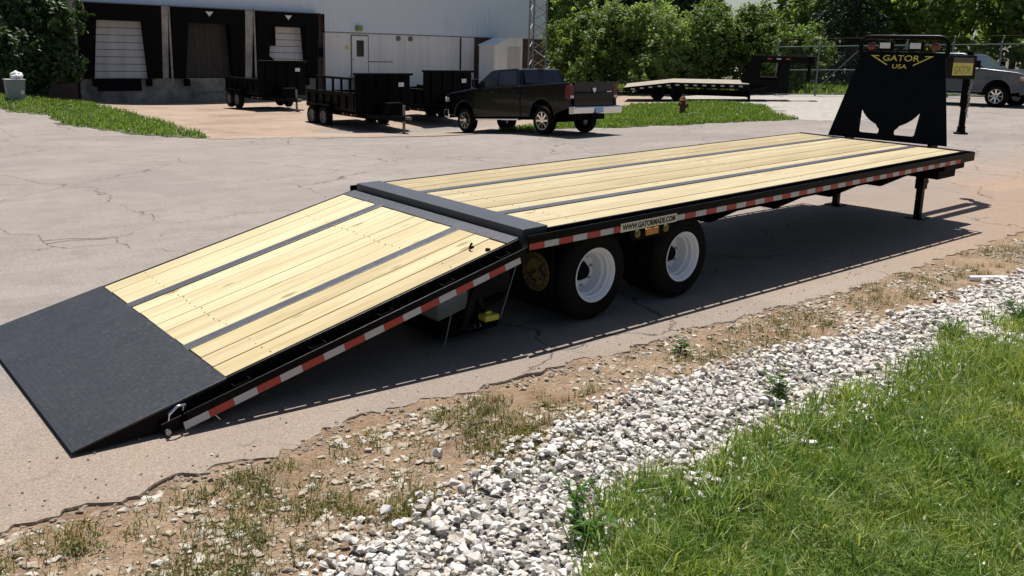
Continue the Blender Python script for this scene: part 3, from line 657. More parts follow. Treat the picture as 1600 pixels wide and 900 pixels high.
for x in (.808, 1.939):
    for s in (-1, 1):
        wheel(x, s*1.205, -s); wheel(x, s*.955, -s, outer=False)
    ax = MB(); ax.tube([(x, -.95, .39), (x, .95, .39)], .065, 14); ax.build('axle', 'under', TR, smooth=40)
    for s in (-1, 1):
        sp_ = MB(); sp_.bar((x-.42, s*.56, .55), (x, s*.56, .44), .075, .03); sp_.bar((x, s*.56, .44), (x+.42, s*.56, .55), .075, .03); sp_.build('leaf_spring', 'under', TR)
# mud flaps with round emblem
for s in (-1, 1):
    fl = MB().box(.30, .308, s*1.225 if s < 0 else .72, -.72 if s < 0 else 1.225, .17, .74).build('mud_flap', 'matte', TR)
    if s < 0:
        e = MB(); e.lathe((.299, -1.035, .46), (-1, 0, 0), [(0, .158), (.003, .157), (.0032, 0)], 40); em = e.build('round_emblem', 'yellow_flap', fl)
        e = MB(); e.lathe((.2955, -1.035, .46), (-1, 0, 0), [(0, .123), (.0012, .122), (.0012, .112), (0, .111)], 40, closed=True); e.build('emblem_ring', 'ink', em)
        for k in range(18):
            a = k*math.pi/9; cy = -1.035+.139*math.cos(a); cz = .46+.139*math.sin(a); m = MB(); m.box(.2935, .2957, cy-.009, cy+.007, cz-.011, cz+.008); m.build('emblem_mark', 'ink', em)
        rs = random.Random(2); m = MB()
        for k in range(14):
            a = rs.uniform(0, 6.28); q = .09*rs.random()**.5; m.box(.2935-.0002*k, .2957, -1.035+q*math.cos(a)-rs.uniform(.008, .028), -1.035+q*math.cos(a)+.012, .46+q*math.sin(a)-.012, .46+q*math.sin(a)+rs.uniform(.004, .02))
        tag(m.build('emblem_figure', 'ink', em), kind='stuff')
# jacks
for s in (-1, 1):
    top = D(7.95, s*.62, -.05)[2]
    m = MB(); m.box(7.885, 8.015, s*.62-.06, s*.62+.06, .42, top); j = m.build('jack_housing', 'black', TR, bevel=.006)
    m = MB(); m.box(7.905, 7.995, s*.62-.042, s*.62+.042, .015, .42); m.build('jack_leg', 'black', j, bevel=.004)
    m = MB(); m.box(7.83, 8.07, s*.62-.12, s*.62+.12, .001, .016); m.build('jack_foot', 'black', j, bevel=.003)
    m = MB(); m.lathe((8.016, s*.62, .52), (1, 0, 0), [(0, .05), (.05, .05), (.055, .04), (.055, 0)], 16); m.tube([(8.07, s*.62, .52), (8.10, s*.62-.02, .52)], .012, 8); m.build('jack_gearbox', 'black', j, smooth=40)
MB().tube([(7.96, -.56, .72), (7.96, .56, .72)], .02, 10).build('jack_shaft', 'under', TR)
# neck plate with cut-outs (raked forward)
from mathutils.geometry import tessellate_polygon
def arc(cy, cz, r_, a0, a1, n): return [(cy+r_*math.cos(R(a0+(a1-a0)*i/n)), cz+r_*math.sin(R(a0+(a1-a0)*i/n))) for i in range(n+1)]
outer = [(-.88, 1.035), (.88, 1.035), (.60, 2.285), (-.60, 2.285)]
def hole(s):
    a = arc(0, 1.735, .51, -33, -70, 10); pts = [(y, z) for y, z in a]
    pts += [(.145, 1.215), (.115, 1.19), (.112, 1.15), (.125, 1.125), (.385, 1.125), (.408, 1.145)]
    pts = [(s*y, z) for y, z in pts]
    return pts if s > 0 else pts[::-1]
def plate(polys, mp, th, name, mat, parent):
    V2 = [p for P_ in polys for p in P_]; tris = tessellate_polygon([[Vector((p[0], p[1], 0)) for p in P_] for P_ in polys]); n = len(V2)
    mb = MB(); vs_ = [mp(p, 0) for p in V2]+[mp(p, th) for p in V2]; fs = [tuple(t) for t in tris]+[tuple(i+n for i in t[::-1]) for t in tris]; o = 0
    for P_ in polys:
        k = len(P_); fs += [(o+i, o+(i+1) % k, o+(i+1) % k+n, o+i+n) for i in range(k)]; o += k
    mb.add(vs_, fs); return mb.build(name, mat, parent)
def NK(p, t): return (7.985+(p[1]-1.035)*.20+t, p[0], p[1])
npl = plate([outer, hole(-1)[::-1], hole(1)[::-1]], NK, .014, 'neck_plate', 'black', TR)
for s in (-1, 1):   # neck uprights and arms
    yb, yt = s*.63, s*.50
    MB().hexa([(8.03, yb-.03, .92), (8.24, yb-.03, .92), (8.24, yb+.03, .92), (8.03, yb+.03, .92), (8.265, yt-.03, 2.24), (8.45, yt-.03, 2.24), (8.45, yt+.03, 2.24), (8.265, yt+.03, 2.24)]).build('neck_upright', 'black', TR, bevel=.006)
    a = MB(); y0, y1 = s*.12, s*.12
    a.hexa([(8.3, y0-.03, 1.94), (10.43, y1-.03, 1.90), (10.43, y1+.03, 1.90), (8.3, y0+.03, 1.94), (8.3, y0-.03, 2.25), (10.43, y1-.03, 2.27), (10.43, y1+.03, 2.27), (8.3, y0+.03, 2.25)])
    a.build('neck_arm', 'under', TR, bevel=.006)
MB().box(8.30, 8.44, -.46, .46, 2.0, 2.23).build('neck_cross_tube', 'black', TR, bevel=.006)
MB().box(10.35, 10.64, -.078, .078, 1.895, 2.275).build('coupler_head', 'under', TR, bevel=.01)
ct = MB(); ct.box(10.52, 10.63, -.055, .055, 1.45, 1.893); cpl = ct.build('coupler_tube', 'black', TR, bevel=.006); MB().box(10.53, 10.62, -.045, .045, 2.276, 2.34).build('coupler_cap', 'black', cpl, bevel=.006)
m = MB(); m.lathe((10.575, 0, 1.45), (0, 0, -1), [(0, .05), (.30, .05), (.31, .062), (.36, .062), (.40, .07), (.41, .11), (.435, .11), (.437, .05)], 20); m.build('ball_coupler', 'black', cpl, smooth=35)
m = MB(); pts = [Vector((10.49, -.09-.01*math.sin(i), 1.9-.045*i)) for i in range(14)]
for i, p in enumerate(pts): m.lathe(p, (1, 0, 0) if i % 2 else (0, 1, 0), [(-.006, .013), (.006, .013), (.006, .022), (-.006, .022)], 10, closed=True)
m.build('safety_chain', 'steel', cpl)
# side sign on the near arm
def SG(x, z, o=0.): # near arm outer face
    return Vector((x, -.154-o, z))
for (za, zb, mt, nm) in ((1.965, 2.155, 'yellow', 'arm_sign'), (2.157, 2.235, 'brown', 'arm_sign_top')):
    m = MB(); m.add([SG(9.60, za), SG(10.33, za), SG(10.33, zb), SG(9.60, zb), SG(9.60, za, -.003), SG(10.33, za, -.003), SG(10.33, zb, -.003), SG(9.60, zb, -.003)], [(0, 1, 2, 3), (7, 6, 5, 4), (0, 4, 5, 1), (1, 5, 6, 2), (2, 6, 7, 3), (3, 7, 4, 0)])
    sg = m.build(nm, mt, TR)
    if mt == 'yellow':
        xd = (SG(10.33, 2)-SG(9.60, 2)).normalized(); text_mesh('arm_lettering', 'GATOR', 'green', sg, (SG(9.60, 2.048)+SG(10.33, 2.048))/2, xd, (0, 0, 1), .12, .62, .002, .02)
# lettering on the neck plate
YD = Vector((.196, 0, .981)); XD = Vector((0, -1, 0))
def NP(y, z): return Vector((7.985+(z-1.035)*.20, y, z))
text_mesh('plate_lettering', 'GATOR', 'yellow', npl, NP(0, 2.20), XD, YD, .085, .53, .003, .004)
text_mesh('plate_lettering', 'USA', 'yellow', npl, NP(0, 2.085), XD, YD, .062, .21, .003, .004)
for s in (-1, 1):
    for q in ([(.47, 2.245), (.33, 2.215), (.40, 2.215), (.18, 2.108), (.17, 2.085), (.17, 2.085)], ):
        m = MB(); pts = [(s*.46, 2.236), (s*.33, 2.236), (s*.335, 2.224), (s*.40, 2.222), (s*.19, 2.112), (s*.19, 2.095)]
        vs_ = [NP(y, z)-Vector((.0034, 0, 0)) for y, z in pts]+[NP(y, z)-Vector((.001, 0, 0)) for y, z in pts]; n = 6
        m.add(vs_, [tuple(range(6)), tuple(range(11, 5, -1))]+[(i, (i+1) % 6, (i+1) % 6+6, i+6) for i in range(6)]); m.build('plate_wing', 'yellow', npl)
# light guard on top of the neck
gx = 8.235
m = MB(); pts = [(gx, .63, 2.22), (gx, .63, 2.40), (gx, .61, 2.455), (gx, .56, 2.487), (gx, .50, 2.497), (gx, -.50, 2.497), (gx, -.56, 2.487), (gx, -.61, 2.455), (gx, -.63, 2.40), (gx, -.63, 2.22)]
m.tube(pts, .032, 12); gd = m.build('light_guard', 'black', TR, smooth=50)
MB().box(gx-.01, gx+.02, -.60, .60, 2.30, 2.318).build('guard_bar', 'black', gd)
for y in (-.46, .46):
    m = MB(); m.lathe((gx+.01, y, 2.365), (-1, 0, 0), [(0, .058), (.035, .058), (.045, .045), (.048, 0)], 20); m.build('tail_lamp', 'redlens', gd, smooth=40)
for y in (-.19, .25):
    h = MB(); h.box(gx-.03, gx+.05, y-.10, y+.10, 2.318, 2.43); hh = h.build('work_lamp', 'matte', gd, bevel=.01)
    MB().box(gx-.034, gx-.0305, y-.078, y+.078, 2.335, 2.415).build('lamp_lens', 'clearlens', hh)
# ---------------------------------------------------- rear ramp (hydraulic dovetail)
rp = boards(RP, .125, 2.36, 0, .04, seed=8, wm='wood')
screws(rp, RP, [.62, 2.05])
for s in (-1, 1):
    MB(RP).box(.10, 2.37, s*.57-.048, s*.57+.048, -.03, .004).build('tread_strip', 'tread', TR, uvf=uvp, bevel=.002)
    MB(RP).box(.02, 2.40, 1.193 if s > 0 else -1.220, 1.220 if s > 0 else -1.193, -.16, .002).build('ramp_channel', 'black', TR, bevel=.004)
    MB(RP).box(.03, 2.66, 1.283 if s > 0 else -1.297, 1.297 if s > 0 else -1.283, -.150, -.050).build('ramp_rail', 'black', TR, bevel=.003)
    for k in range(5):
        d = .22+k*.52; y0, y1 = (1.221, 1.282) if s > 0 else (-1.282, -1.221); pk = MB(RP)
        pk.box(d-.055, d-.047, y0, y1, -.14, -.04); pk.box(d+.047, d+.055, y0, y1, -.14, -.04); pk.box(d-.0465, d+.0465, y0, y0+.005, -.14, -.04); pk.build('stake_pocket', 'black', TR)
        MB(RP).tube([(d+.26, s*1.221, -.10), (d+.26, s*1.282, -.10)], .02, 10).build('rail_spool', 'black', TR)
    tape(RP, s*1.298, .10, 17, .1525, None, 1, -.098, -.146)
MB(RP).box(.004, .122, -1.192, 1.192, -.05, .004).build('ramp_header', 'tread', TR, uvf=uvp, bevel=.002)
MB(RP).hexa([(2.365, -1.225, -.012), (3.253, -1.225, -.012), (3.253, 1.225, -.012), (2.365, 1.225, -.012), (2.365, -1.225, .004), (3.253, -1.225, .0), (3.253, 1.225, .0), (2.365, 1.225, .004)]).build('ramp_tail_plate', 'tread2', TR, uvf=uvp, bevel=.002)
for y in (-1.215, -.6, 0, .6, 1.215):
    MB(RP).prism([(2.38, -.013), (2.38, -.17), (2.72, -.145), (3.24, -.014)], 'y', y-.008, y+.008).build('tail_rib', 'black', TR)
for k in range(6): MB(RP).box(.2+k*.42, .26+k*.42, -1.19, 1.19, -.12, -.045).build('ramp_cross_member', 'under', TR)
for s in (-1, 1): MB(RP).box(.05, 2.5, s*.46-.05, s*.46+.05, -.26, -.13).build('ramp_beam', 'under', TR)
# latch ring and bracket by the tail plate
m = MB(RP); m.tube([(2.66, -1.245, -.05), (2.645, -1.265, -.015), (2.69, -1.285, .005), (2.745, -1.285, -.02), (2.75, -1.27, -.06)], .008, 8); m.build('latch_ring', 'chrome', TR, smooth=60)
MB(RP).box(2.40, 2.80, -1.262, -1.2235, -.14, -.07).build('latch_bracket', 'black', TR, bevel=.006)
m = MB(RP); m.lathe((2.78, -1.263, -.12), (0, -1, 0), [(0, .016), (.03, .016), (.03, 0)], 10); m.build('latch_pin', 'steel', TR)
m = MB(RP); m.tube([(.30, -1.02, .006), (.335, -1.015, .008), (.345, -1.03, .014), (.335, -1.045, .045), (.325, -1.047, .05)], .008, 8); m.build('strap_hook', 'matte', TR, smooth=60)
# hydraulics under the ramp
MB().box(-.62, -.05, -1.0, -.45, .06, .12).build('hydraulic_tray', 'under', TR, bevel=.01)
MB().box(-.50, -.20, -.82, -.52, .125, .36).build('hydraulic_tank', 'plastic_w', TR, bevel=.03, seg=3)
m = MB(); m.tube([(-.62, -.98, .16), (-.02, -.98, .30)], .035, 12); m.tube([(-.02, -.98, .30), (.18, -.98, .345)], .018, 10); m.build('hydraulic_cylinder', 'under', TR, smooth=40)
m = MB(); m.box(-.20, -.06, -1.03, -.93, .125, .175); m.box(-.17, -.11, -1.0, -.95, .176, .20); m.build('control_valve', 'yellow', TR, bevel=.012)
for k in range(3): MB().tube([(-.27-.05*k, -1.03, .13), (-.27-.05*k, -1.05, .115)], .012, 8).build('hose_fitting', 'chrome', TR)
m = MB(); m.bar((-.28, -1.10, .66), (-.46, -1.08, .14), .035, .05); m.bar((-.44, -1.02, .60), (-.20, -1.02, .22), .03, .04); m.build('scissor_link', 'black', TR)
m = MB(); m.box(-.33, -.27, -1.2, -1.09, .60, .70); m.tube([(-.30, -1.16, .70), (-.30, -1.16, .75)], .02, 10); m.build('link_bracket', 'black', TR)
for (a, b) in (((-.55, -1.12, .48), (-.66, -1.12, .05)), ((.05, -1.08, .55), (-.08, -1.06, .15))): MB().tube([a, b], .004, 6).build('support_rod', 'galv', TR)

# ================================================================== BUILDING
WH = thing('warehouse', 'large pale blue metal warehouse with three dark loading docks', 'building', (0, 37.6, 0))
def ribbed(x0, x1, z0, z1, y, pitch, name, mat, parent):
    mb = MB(); xs_ = [x0]; 
    x = x0
    prof = []
    while x < x1-.01:
        w_ = min(pitch, x1-x); prof += [(x, 0), (x+w_*.72, 0), (x+w_*.78, -.010), (x+w_*.94, -.010)]; x += w_
    prof.append((x1, 0)); n = len(prof)
    mb.add([(px, y+py, z0) for px, py in prof]+[(px, y+py, z1) for px, py in prof], [(i, i+1, i+1+n, i+n) for i in range(n-1)])
    return mb.build(name, mat, parent)
TOP = 8.6
ribbed(-22, 6.9, 2.95, TOP, 0, .32, 'upper_siding', 'wall_up', WH); ribbed(6.9, 19.60, 3.80, TOP, 0, .32, 'upper_siding', 'wall_up', WH); ribbed(19.60, 36.0, 2.87, TOP, 0, .32, 'upper_siding', 'wall_up', WH)
MB().box(-22, 36.0, .30, 26, -1.0, TOP-.02).build('building_core', 'brick', WH)
MB().box(35.985, 36.01, .02, 26.2, 2.87, TOP).build('end_siding', 'wall_up', WH)
MB().box(-22.3, 36.3, -.3, 26.3, TOP, TOP+.25).build('roof', 'roof', WH)
MB().box(-22, 6.9, .02, .29, -1.1, 2.94).build('brick_wall', 'brick', WH)
MB().box(19.60, 36, -.035, .015, 2.83, 2.868).build('seam_flashing', 'galv', WH)
for i in range(6):   # lower white panels
    x0 = 19.60+i*1.735; MB().box(x0+.006, x0+1.729, .0, .25, -.95, 2.825).build('wall_panel', 'wall_lo', WH)
MB().box(29.47, 36, .05, .29, -.95, 2.825).build('dark_end_wall', 'brick', WH)
MB().box(7.0, 19.0, -.02, .29, -1.15, .36).build('dock_wall', 'concrete', WH, bevel=.02)
# three dock bays
BAY = [(6.98, 10.70), (11.20, 14.88), (15.50, 19.02)]
for bi, (a, b) in enumerate(BAY):
    sh = MB(); sh.box(a, b, -.42, .28, 3.05, 3.77)
    sd_ = bpy.data.objects
    hd = sh.build('dock_header', 'shelter', WH, bevel=.02)
    for s, xe in ((1, a), (-1, b)):
        m = MB(); m.hexa([(xe, -.16, .362), (xe+s*.62, -.16, .362), (xe+s*.62, .27, .362), (xe, .27, .362), (xe, -.42, 3.048), (xe+s*.80, -.42, 3.048), (xe+s*.80, .27, 3.048), (xe, .27, 3.048)]); m.build('dock_side_pad', 'shelter', WH)
        m = MB(); m.box(xe+s*.66-.12, xe+s*.66+.12, -.30, -.02, .0, .34); m.build('dock_bumper', 'shelter', WH, bevel=.02)
    if bi != 1:
        dd = MB().box(a+.6, b-.6, .20, .285, .362, 3.06).build('dock_door', 'door_d', WH)  # dark backing paints the shade in the gaps between slats
        for k in range(8):
            z = .364+k*.335; MB().box(a+.62, b-.62, .165, .199, z, z+.308).build('door_slat', 'door_w', dd)
    else:
        dd = MB().box(a+.6, b-.6, .20, .285, -.3, 3.06).build('dock_door', 'door_d', WH)
        for k in range(5): MB().box(a+.75+k*.58, a+.80+k*.58, .17, .199, -.28, 3.0).build('door_rib', 'brick', dd)
    if bi == 0: MB().box(a+.75, b-1.0, -.10, -.021, -.22, .355).build('leveler_plate', 'shelter', WH)
    if bi == 1: MB().box(a+.95, b-.7, -.16, -.10, -.34, -.28).build('dock_lip', 'galv', WH)
    if bi == 2: MB().prism([(a+.62, .95), (a+1.25, .9), (a+1.2, 1.25), (a+.85, 1.55), (a+.62, 1.95)], 'y', .10, .155).build('torn_curtain', 'shelter', WH); MB().box(a+.62, a+1.25, .10, .155, 2.05, 3.04).build('torn_curtain', 'shelter', WH)
    if bi > 0:
        c = (a+b)/2; MB().prism([(c-.2, 3.62), (c, 3.38), (c+.2, 3.62)], 'y', -.43, -.422).build('white_triangle', 'bag', hd)
for x0, x1 in ((6.68, 6.97), (10.72, 11.02), (14.90, 15.30)):
    MB().hexa([(x0, -.05, .362), (x1, -.05, .362), (x1, .0, .362), (x0, .0, .362), (x0, -.45, 3.79), (x1, -.45, 3.79), (x1, .0, 3.79), (x0, .0, 3.79)]).build('dock_post', 'post_w', WH)
MB().tube([(11.11, -.3, .1), (11.11, -.3, 3.75)], .05, 10).build('guard_pole', 'post_w', WH); MB().tube([(15.41, -.3, .1), (15.41, -.3, 3.75)], .05, 10).build('guard_pole', 'post_w', WH)
MB().box(6.7, 19.1, -.47, .0, 3.772, 3.82).build('dock_trim', 'galv', WH)
# personnel door
MB().box(21.2, 22.36, -.02, .02, .42, 2.76).build('door_frame', 'galv', WH)
dr = MB().box(21.27, 22.29, -.05, -.021, .44, 2.69).build('door', 'wall_lo', WH)
MB().box(21.55, 22.02, -.062, -.051, 1.55, 2.45).build('door_window', 'glass', dr); MB().tube([(21.36, -.05, 1.4), (21.36, -.10, 1.4)], .03, 8).build('door_knob', 'galv', dr)
MB().box(20.86, 21.08, -.02, -.004, 1.95, 2.15).build('caution_sign', 'yellow', WH)
MB().box(21.5, 21.86, -.25, -.03, 2.98, 3.25).build('wall_light', 'green', WH, bevel=.03)
for x in (24.35, 25.2):
    m = MB(); m.lathe((x, 0, 2.62), (0, -1, 0), [(0, .15), (.08, .14), (.10, 0)], 18); m.build('round_vent', 'galv', WH, smooth=40)
MB().tube([(28.9, -.06, -.9), (28.9, -.06, 2.8)], .04, 8).build('downspout', 'matte', WH)
MB().box(19.2, 19.42, -.10, -.03, 1.5, 2.0).build('electric_box', 'matte', WH)
MB().tube([(21.6, -1.2, 1.3), (23.2, -1.2, 1.3)], .03, 8).build('stair_rail', 'galv', WH)
MB().box(21.0, 23.2, -1.25, -.07, -.95, .40).build('door_landing', 'concrete', WH)
# white shed in front of the dark end wall
SH = thing('utility_shed', 'small white metal shed against the dark end of the warehouse', 'shed', (0, 36.0, 0))
MB().prism([(29.85, -.9), (32.1, -.9), (32.1, 2.82), (31.1, 2.82), (29.85, 2.35)], 'y', -.6, .9).build('shed_wall', 'wall_lo', SH)
MB().box(30.9, 31.95, -.63, -.602, -.8, 2.3).build('shed_door', 'door_w', SH)
MB().prism([(29.8, 2.34), (31.1, 2.83), (32.15, 2.83), (32.15, 2.88), (31.08, 2.88), (29.8, 2.40)], 'y', -.62, .95).build('shed_roof', 'wall_lo', SH)
# lattice tower
TW = thing('lattice_tower', 'grey steel lattice tower beside the warehouse corner', 'tower', (25.8, 27.2, tz(25.8, 27.2)))
legs = [(-.52, -.05), (.30, -.42), (.30, .55)]
for lx, ly in legs: MB().tube([(lx, ly, 0), (lx, ly, 11)], .042, 8).build('tower_leg', 'galv', TW)
for k in range(12):
    for i in range(3):
        a = legs[i]; b = legs[(i+1) % 3]; z = .2+k*.9
        m = MB(); m.tube([(a[0], a[1], z), (b[0], b[1], z+.45)], .02, 6); m.tube([(b[0], b[1], z+.45), (a[0], a[1], z+.9)], .02, 6); m.build('tower_brace', 'galv', TW)

# ================================================================== VEHICLES
def circ(cx, cz, r_, a0, a1, n): return [(cx+r_*math.cos(R(a0+(a1-a0)*i/n)), cz+r_*math.sin(R(a0+(a1-a0)*i/n))) for i in range(n+1)]
def car_wheel(t, x, y, s, r_=.41, spokes=8):
    m = MB(); m.lathe((x, y, r_), (0, -s, 0), [(0, r_*.66), (-.012, r_*.78), (.0, r_*.93), (.03, r_*.99), (.07, r_), (.20, r_), (.24, r_*.97), (.26, r_*.8), (.25, r_*.6)], 36); ty = m.build('tyre', 'tyre', t, smooth=40)
    m = MB(); m.lathe((x, y, r_), (0, -s, 0), [(.0, r_*.67), (.0, r_*.60), (.06, r_*.56), (.10, r_*.54), (.12, 0)], 36); rm = m.build('rim', 'alloy', ty, smooth=40)
    m = MB(); m.lathe((x, y, r_), (0, -s, 0), [(.005, 0), (.005, r_*.16), (.05, r_*.20), (.11, r_*.22)], 16)
    for k in range(spokes):
        a = 2*math.pi*k/spokes; ca, sa = math.cos(a), math.sin(a)
        m.bar((x+.05*ca, y-s*.03, r_+.05*sa), (x+r_*.60*ca, y-s*.015, r_+r_*.60*sa), r_*.14, .035, (0, 1, 0))
    m.build('spokes', 'chrome', rm)
    m = MB(); m.lathe((x, y, r_), (0, -s, 0), [(.085, r_*.22), (.085, r_*.55)], 24); m.build('spoke_shade_disc', 'matte', rm)  # dark disc added to stand for the shade behind the spokes
def pickup(label, loc, rz, sc, paint, emblem=True):
    t = thing('pickup_truck', label, 'pickup truck', loc, rz, None, sc); hb = 1.895; W_ = .98
    low = [(2.80, .62), (2.90, .70), (2.92, 1.05), (2.86, 1.22), (2.6, 1.30), (1.55, 1.40), (1.15, 1.44)]
    # lower body side profile with wheel arches (counter-clockwise from the front bottom)
    prof = [(2.80, .60), (2.90, .72), (2.92, 1.08), (2.84, 1.24), (2.55, 1.32), (1.30, 1.43), (-.92, 1.45), (-.92, .52)]
    prof = prof+[(hb-.58, .52)]+circ(hb, .50, .53, 178, 2, 14)+[(hb+.58, .56)]
    MB().prism(prof, 'y', -W_, W_).build('body', paint, t, bevel=.05, smooth=40, seg=3)
    bed = [(-.945, 1.47), (-3.07, 1.49), (-3.10, .78), (-hb-.60, .62)]+circ(-hb, .50, .54, 178, 2, 14)+[(-hb+.60, .52), (-.945, .52)]
    for s in (-1, 1):
        y0, y1 = (W_-.10, W_) if s > 0 else (-W_, -W_+.10)
        MB().prism(bed, 'y', y0, y1).build('bed_side', paint, t, bevel=.03, smooth=40, seg=3)
    MB().box(-3.05, -.95, -.875, .875, .80, .86).build('bed_floor', 'matte', t)
    MB().box(-1.0, -.95, -.875, .875, .86, 1.40).build('bed_front', paint, t)
    tg = MB().prism([(-3.05, .82), (-3.12, .82), (-3.13, 1.18), (-3.09, 1.22), (-3.15, 1.50), (-3.05, 1.50)], 'y', -.80, .80).build('tailgate', paint, t, bevel=.012, smooth=40)
    if emblem: MB().prism([(-.07, 1.33), (.07, 1.33), (.065, 1.26), (.0, 1.19), (-.065, 1.26)], 'x', -3.142, -3.130).build('emblem', 'chrome', tg); MB().box(-3.138, -3.128, -.72, -.52, 1.21, 1.235).build('badge', 'chrome', tg)
    for s in (-1, 1):
        y0, y1 = (.805, .985) if s > 0 else (-.985, -.805)
        tl = MB().box(-3.125, -2.93, y0, y1, 1.02, 1.42).build('tail_light', 'redlens', t, bevel=.02); MB().box(-3.130, -3.1255, y0+.02, y1-.03, 1.05, 1.12).build('reverse_lens', 'clearlens', tl)
        hl = MB().box(2.66, 2.925, y0-.0 if s > 0 else y0, y1, 1.0, 1.2).build('headlight', 'clearlens', t, bevel=.04)
        MB().box(2.70, 2.80, (.972 if s > 0 else -.99), (.99 if s > 0 else -.972), 1.02, 1.1).build('side_marker', 'amber', hl)
        MB().box(-.85, 1.25, s*.93-.07, s*.93+.07, .42, .47).build('running_board', 'chrome', t, bevel=.015)
        mi = MB().box(1.08, 1.22, s*1.06-.09, s*1.06+.09, 1.46, 1.72).build('mirror', paint if emblem else 'matte', t, bevel=.03)
        MB().box(1.12, 1.18, min(s*.90, s*.985), max(s*.90, s*.985), 1.48, 1.53).build('mirror_arm', 'matte', mi)
    # cab greenhouse
    def cab(z): k = (z-1.43)/.55; return .955-.14*k
    g = [(1.42, 1.43), (.62, 1.93), (.45, 1.975), (-.62, 1.985), (-.80, 1.94), (-.96, 1.45)]
    m = MB(); n = len(g); m.add([(x, -cab(z), z) for x, z in g]+[(x, cab(z), z) for x, z in g], [tuple(range(n)), tuple(range(2*n-1, n-1, -1))]+[(i, i+n, (i+1) % n+n, (i+1) % n) for i in range(n)])
    m.build('cab', paint, t, bevel=.03, smooth=40, seg=3)
    for s in (-1, 1):
        for w_ in ([(1.22, 1.49), (.62, 1.87), (.22, 1.90), (.18, 1.49)], [(.10, 1.49), (.14, 1.90), (-.62, 1.91), (-.78, 1.49)]):
            m = MB(); m.add([(x, s*(cab(z)+.006), z) for x, z in w_]+[(x, s*(cab(z)-.01), z) for x, z in w_], [(0, 1, 2, 3), (7, 6, 5, 4), (0, 4, 5, 1), (1, 5, 6, 2), (2, 6, 7, 3), (3, 7, 4, 0)]); m.build('side_window', 'glass', t)
        for xh in (.32, -.70):
            MB().box(xh-.11, xh+.11, s*W_-.02 if s > 0 else -W_-.025, W_+.025 if s > 0 else -W_+.02, 1.28, 1.315).build('door_handle', paint, t, bevel=.01)
    m = MB(); m.hexa([(-.985, -.76, 1.52), (-.985, .76, 1.52), (-.95, .76, 1.52), (-.95, -.76, 1.52), (-.845, -.72, 1.90), (-.845, .72, 1.90), (-.81, .72, 1.90), (-.81, -.72, 1.90)]); m.build('rear_window', 'glass', t)
    MB().box(-.86, -.80, -.12, .12, 1.935, 1.965).build('brake_lamp', 'redlens', t)
    m = MB(); m.hexa([(1.36, -.84, 1.475), (1.36, .84, 1.475), (1.30, .84, 1.46), (1.30, -.84, 1.46), (.68, -.74, 1.915), (.68, .74, 1.915), (.62, .74, 1.90), (.62, -.74, 1.90)]); m.build('windshield', 'glass', t)
    rb = MB().prism([(-3.07, .58), (-3.30, .60), (-3.33, .80), (-3.07, .82)], 'y', -.99, .99).build('rear_bumper', 'chrome', t, bevel=.03, smooth=40)
    MB().box(-3.345, -3.332, -.16, .16, .62, .78).build('licence_plate', 'plate', rb)
    MB().prism([(2.72, .48), (3.00, .52), (3.02, .76), (2.72, .80)], 'y', -.99, .99).build('front_bumper', 'chrome' if emblem else paint, t, bevel=.04, smooth=40)
    MB().box(2.90, 2.945, -.60, .60, .82, 1.20).build('grille', 'chrome', t, bevel=.02)
    MB().box(-3.0, 2.7, -.55, .55, .42, .60).build('chassis', 'under', t); MB().box(-3.42, -3.05, -.06, .06, .44, .52).build('tow_hitch', 'matte', t)
    MB().tube([(-hb, -.75, .41), (-hb, .75, .41)], .07, 10).build('rear_axle', 'under', t)
    for xw in (hb, -hb): MB().box(xw-.5, xw+.5, -.70, .70, .62, 1.06).build('wheel_well', 'matte', t)
    for x in (hb, -hb):
        for s in (-1, 1): car_wheel(t, x, s*.96, s)
    return t
def on(x, y): return (x, y, tz(x, y)+.006)
bt = pickup('black crew cab pickup truck parked facing the warehouse', (13.35, 13.85, (tz(13.33, 12.05)+tz(13.37, 15.66))/2+.006), 1.56, .955, 'paint'); bt.rotation_euler = (0, math.asin((tz(13.33, 12.05)-tz(13.37, 15.66))/3.62), 1.56)
pickup('grey pickup truck at the right edge with only its front showing', on(33.53, 9.59), -1.62, 1.04, 'silver', False)

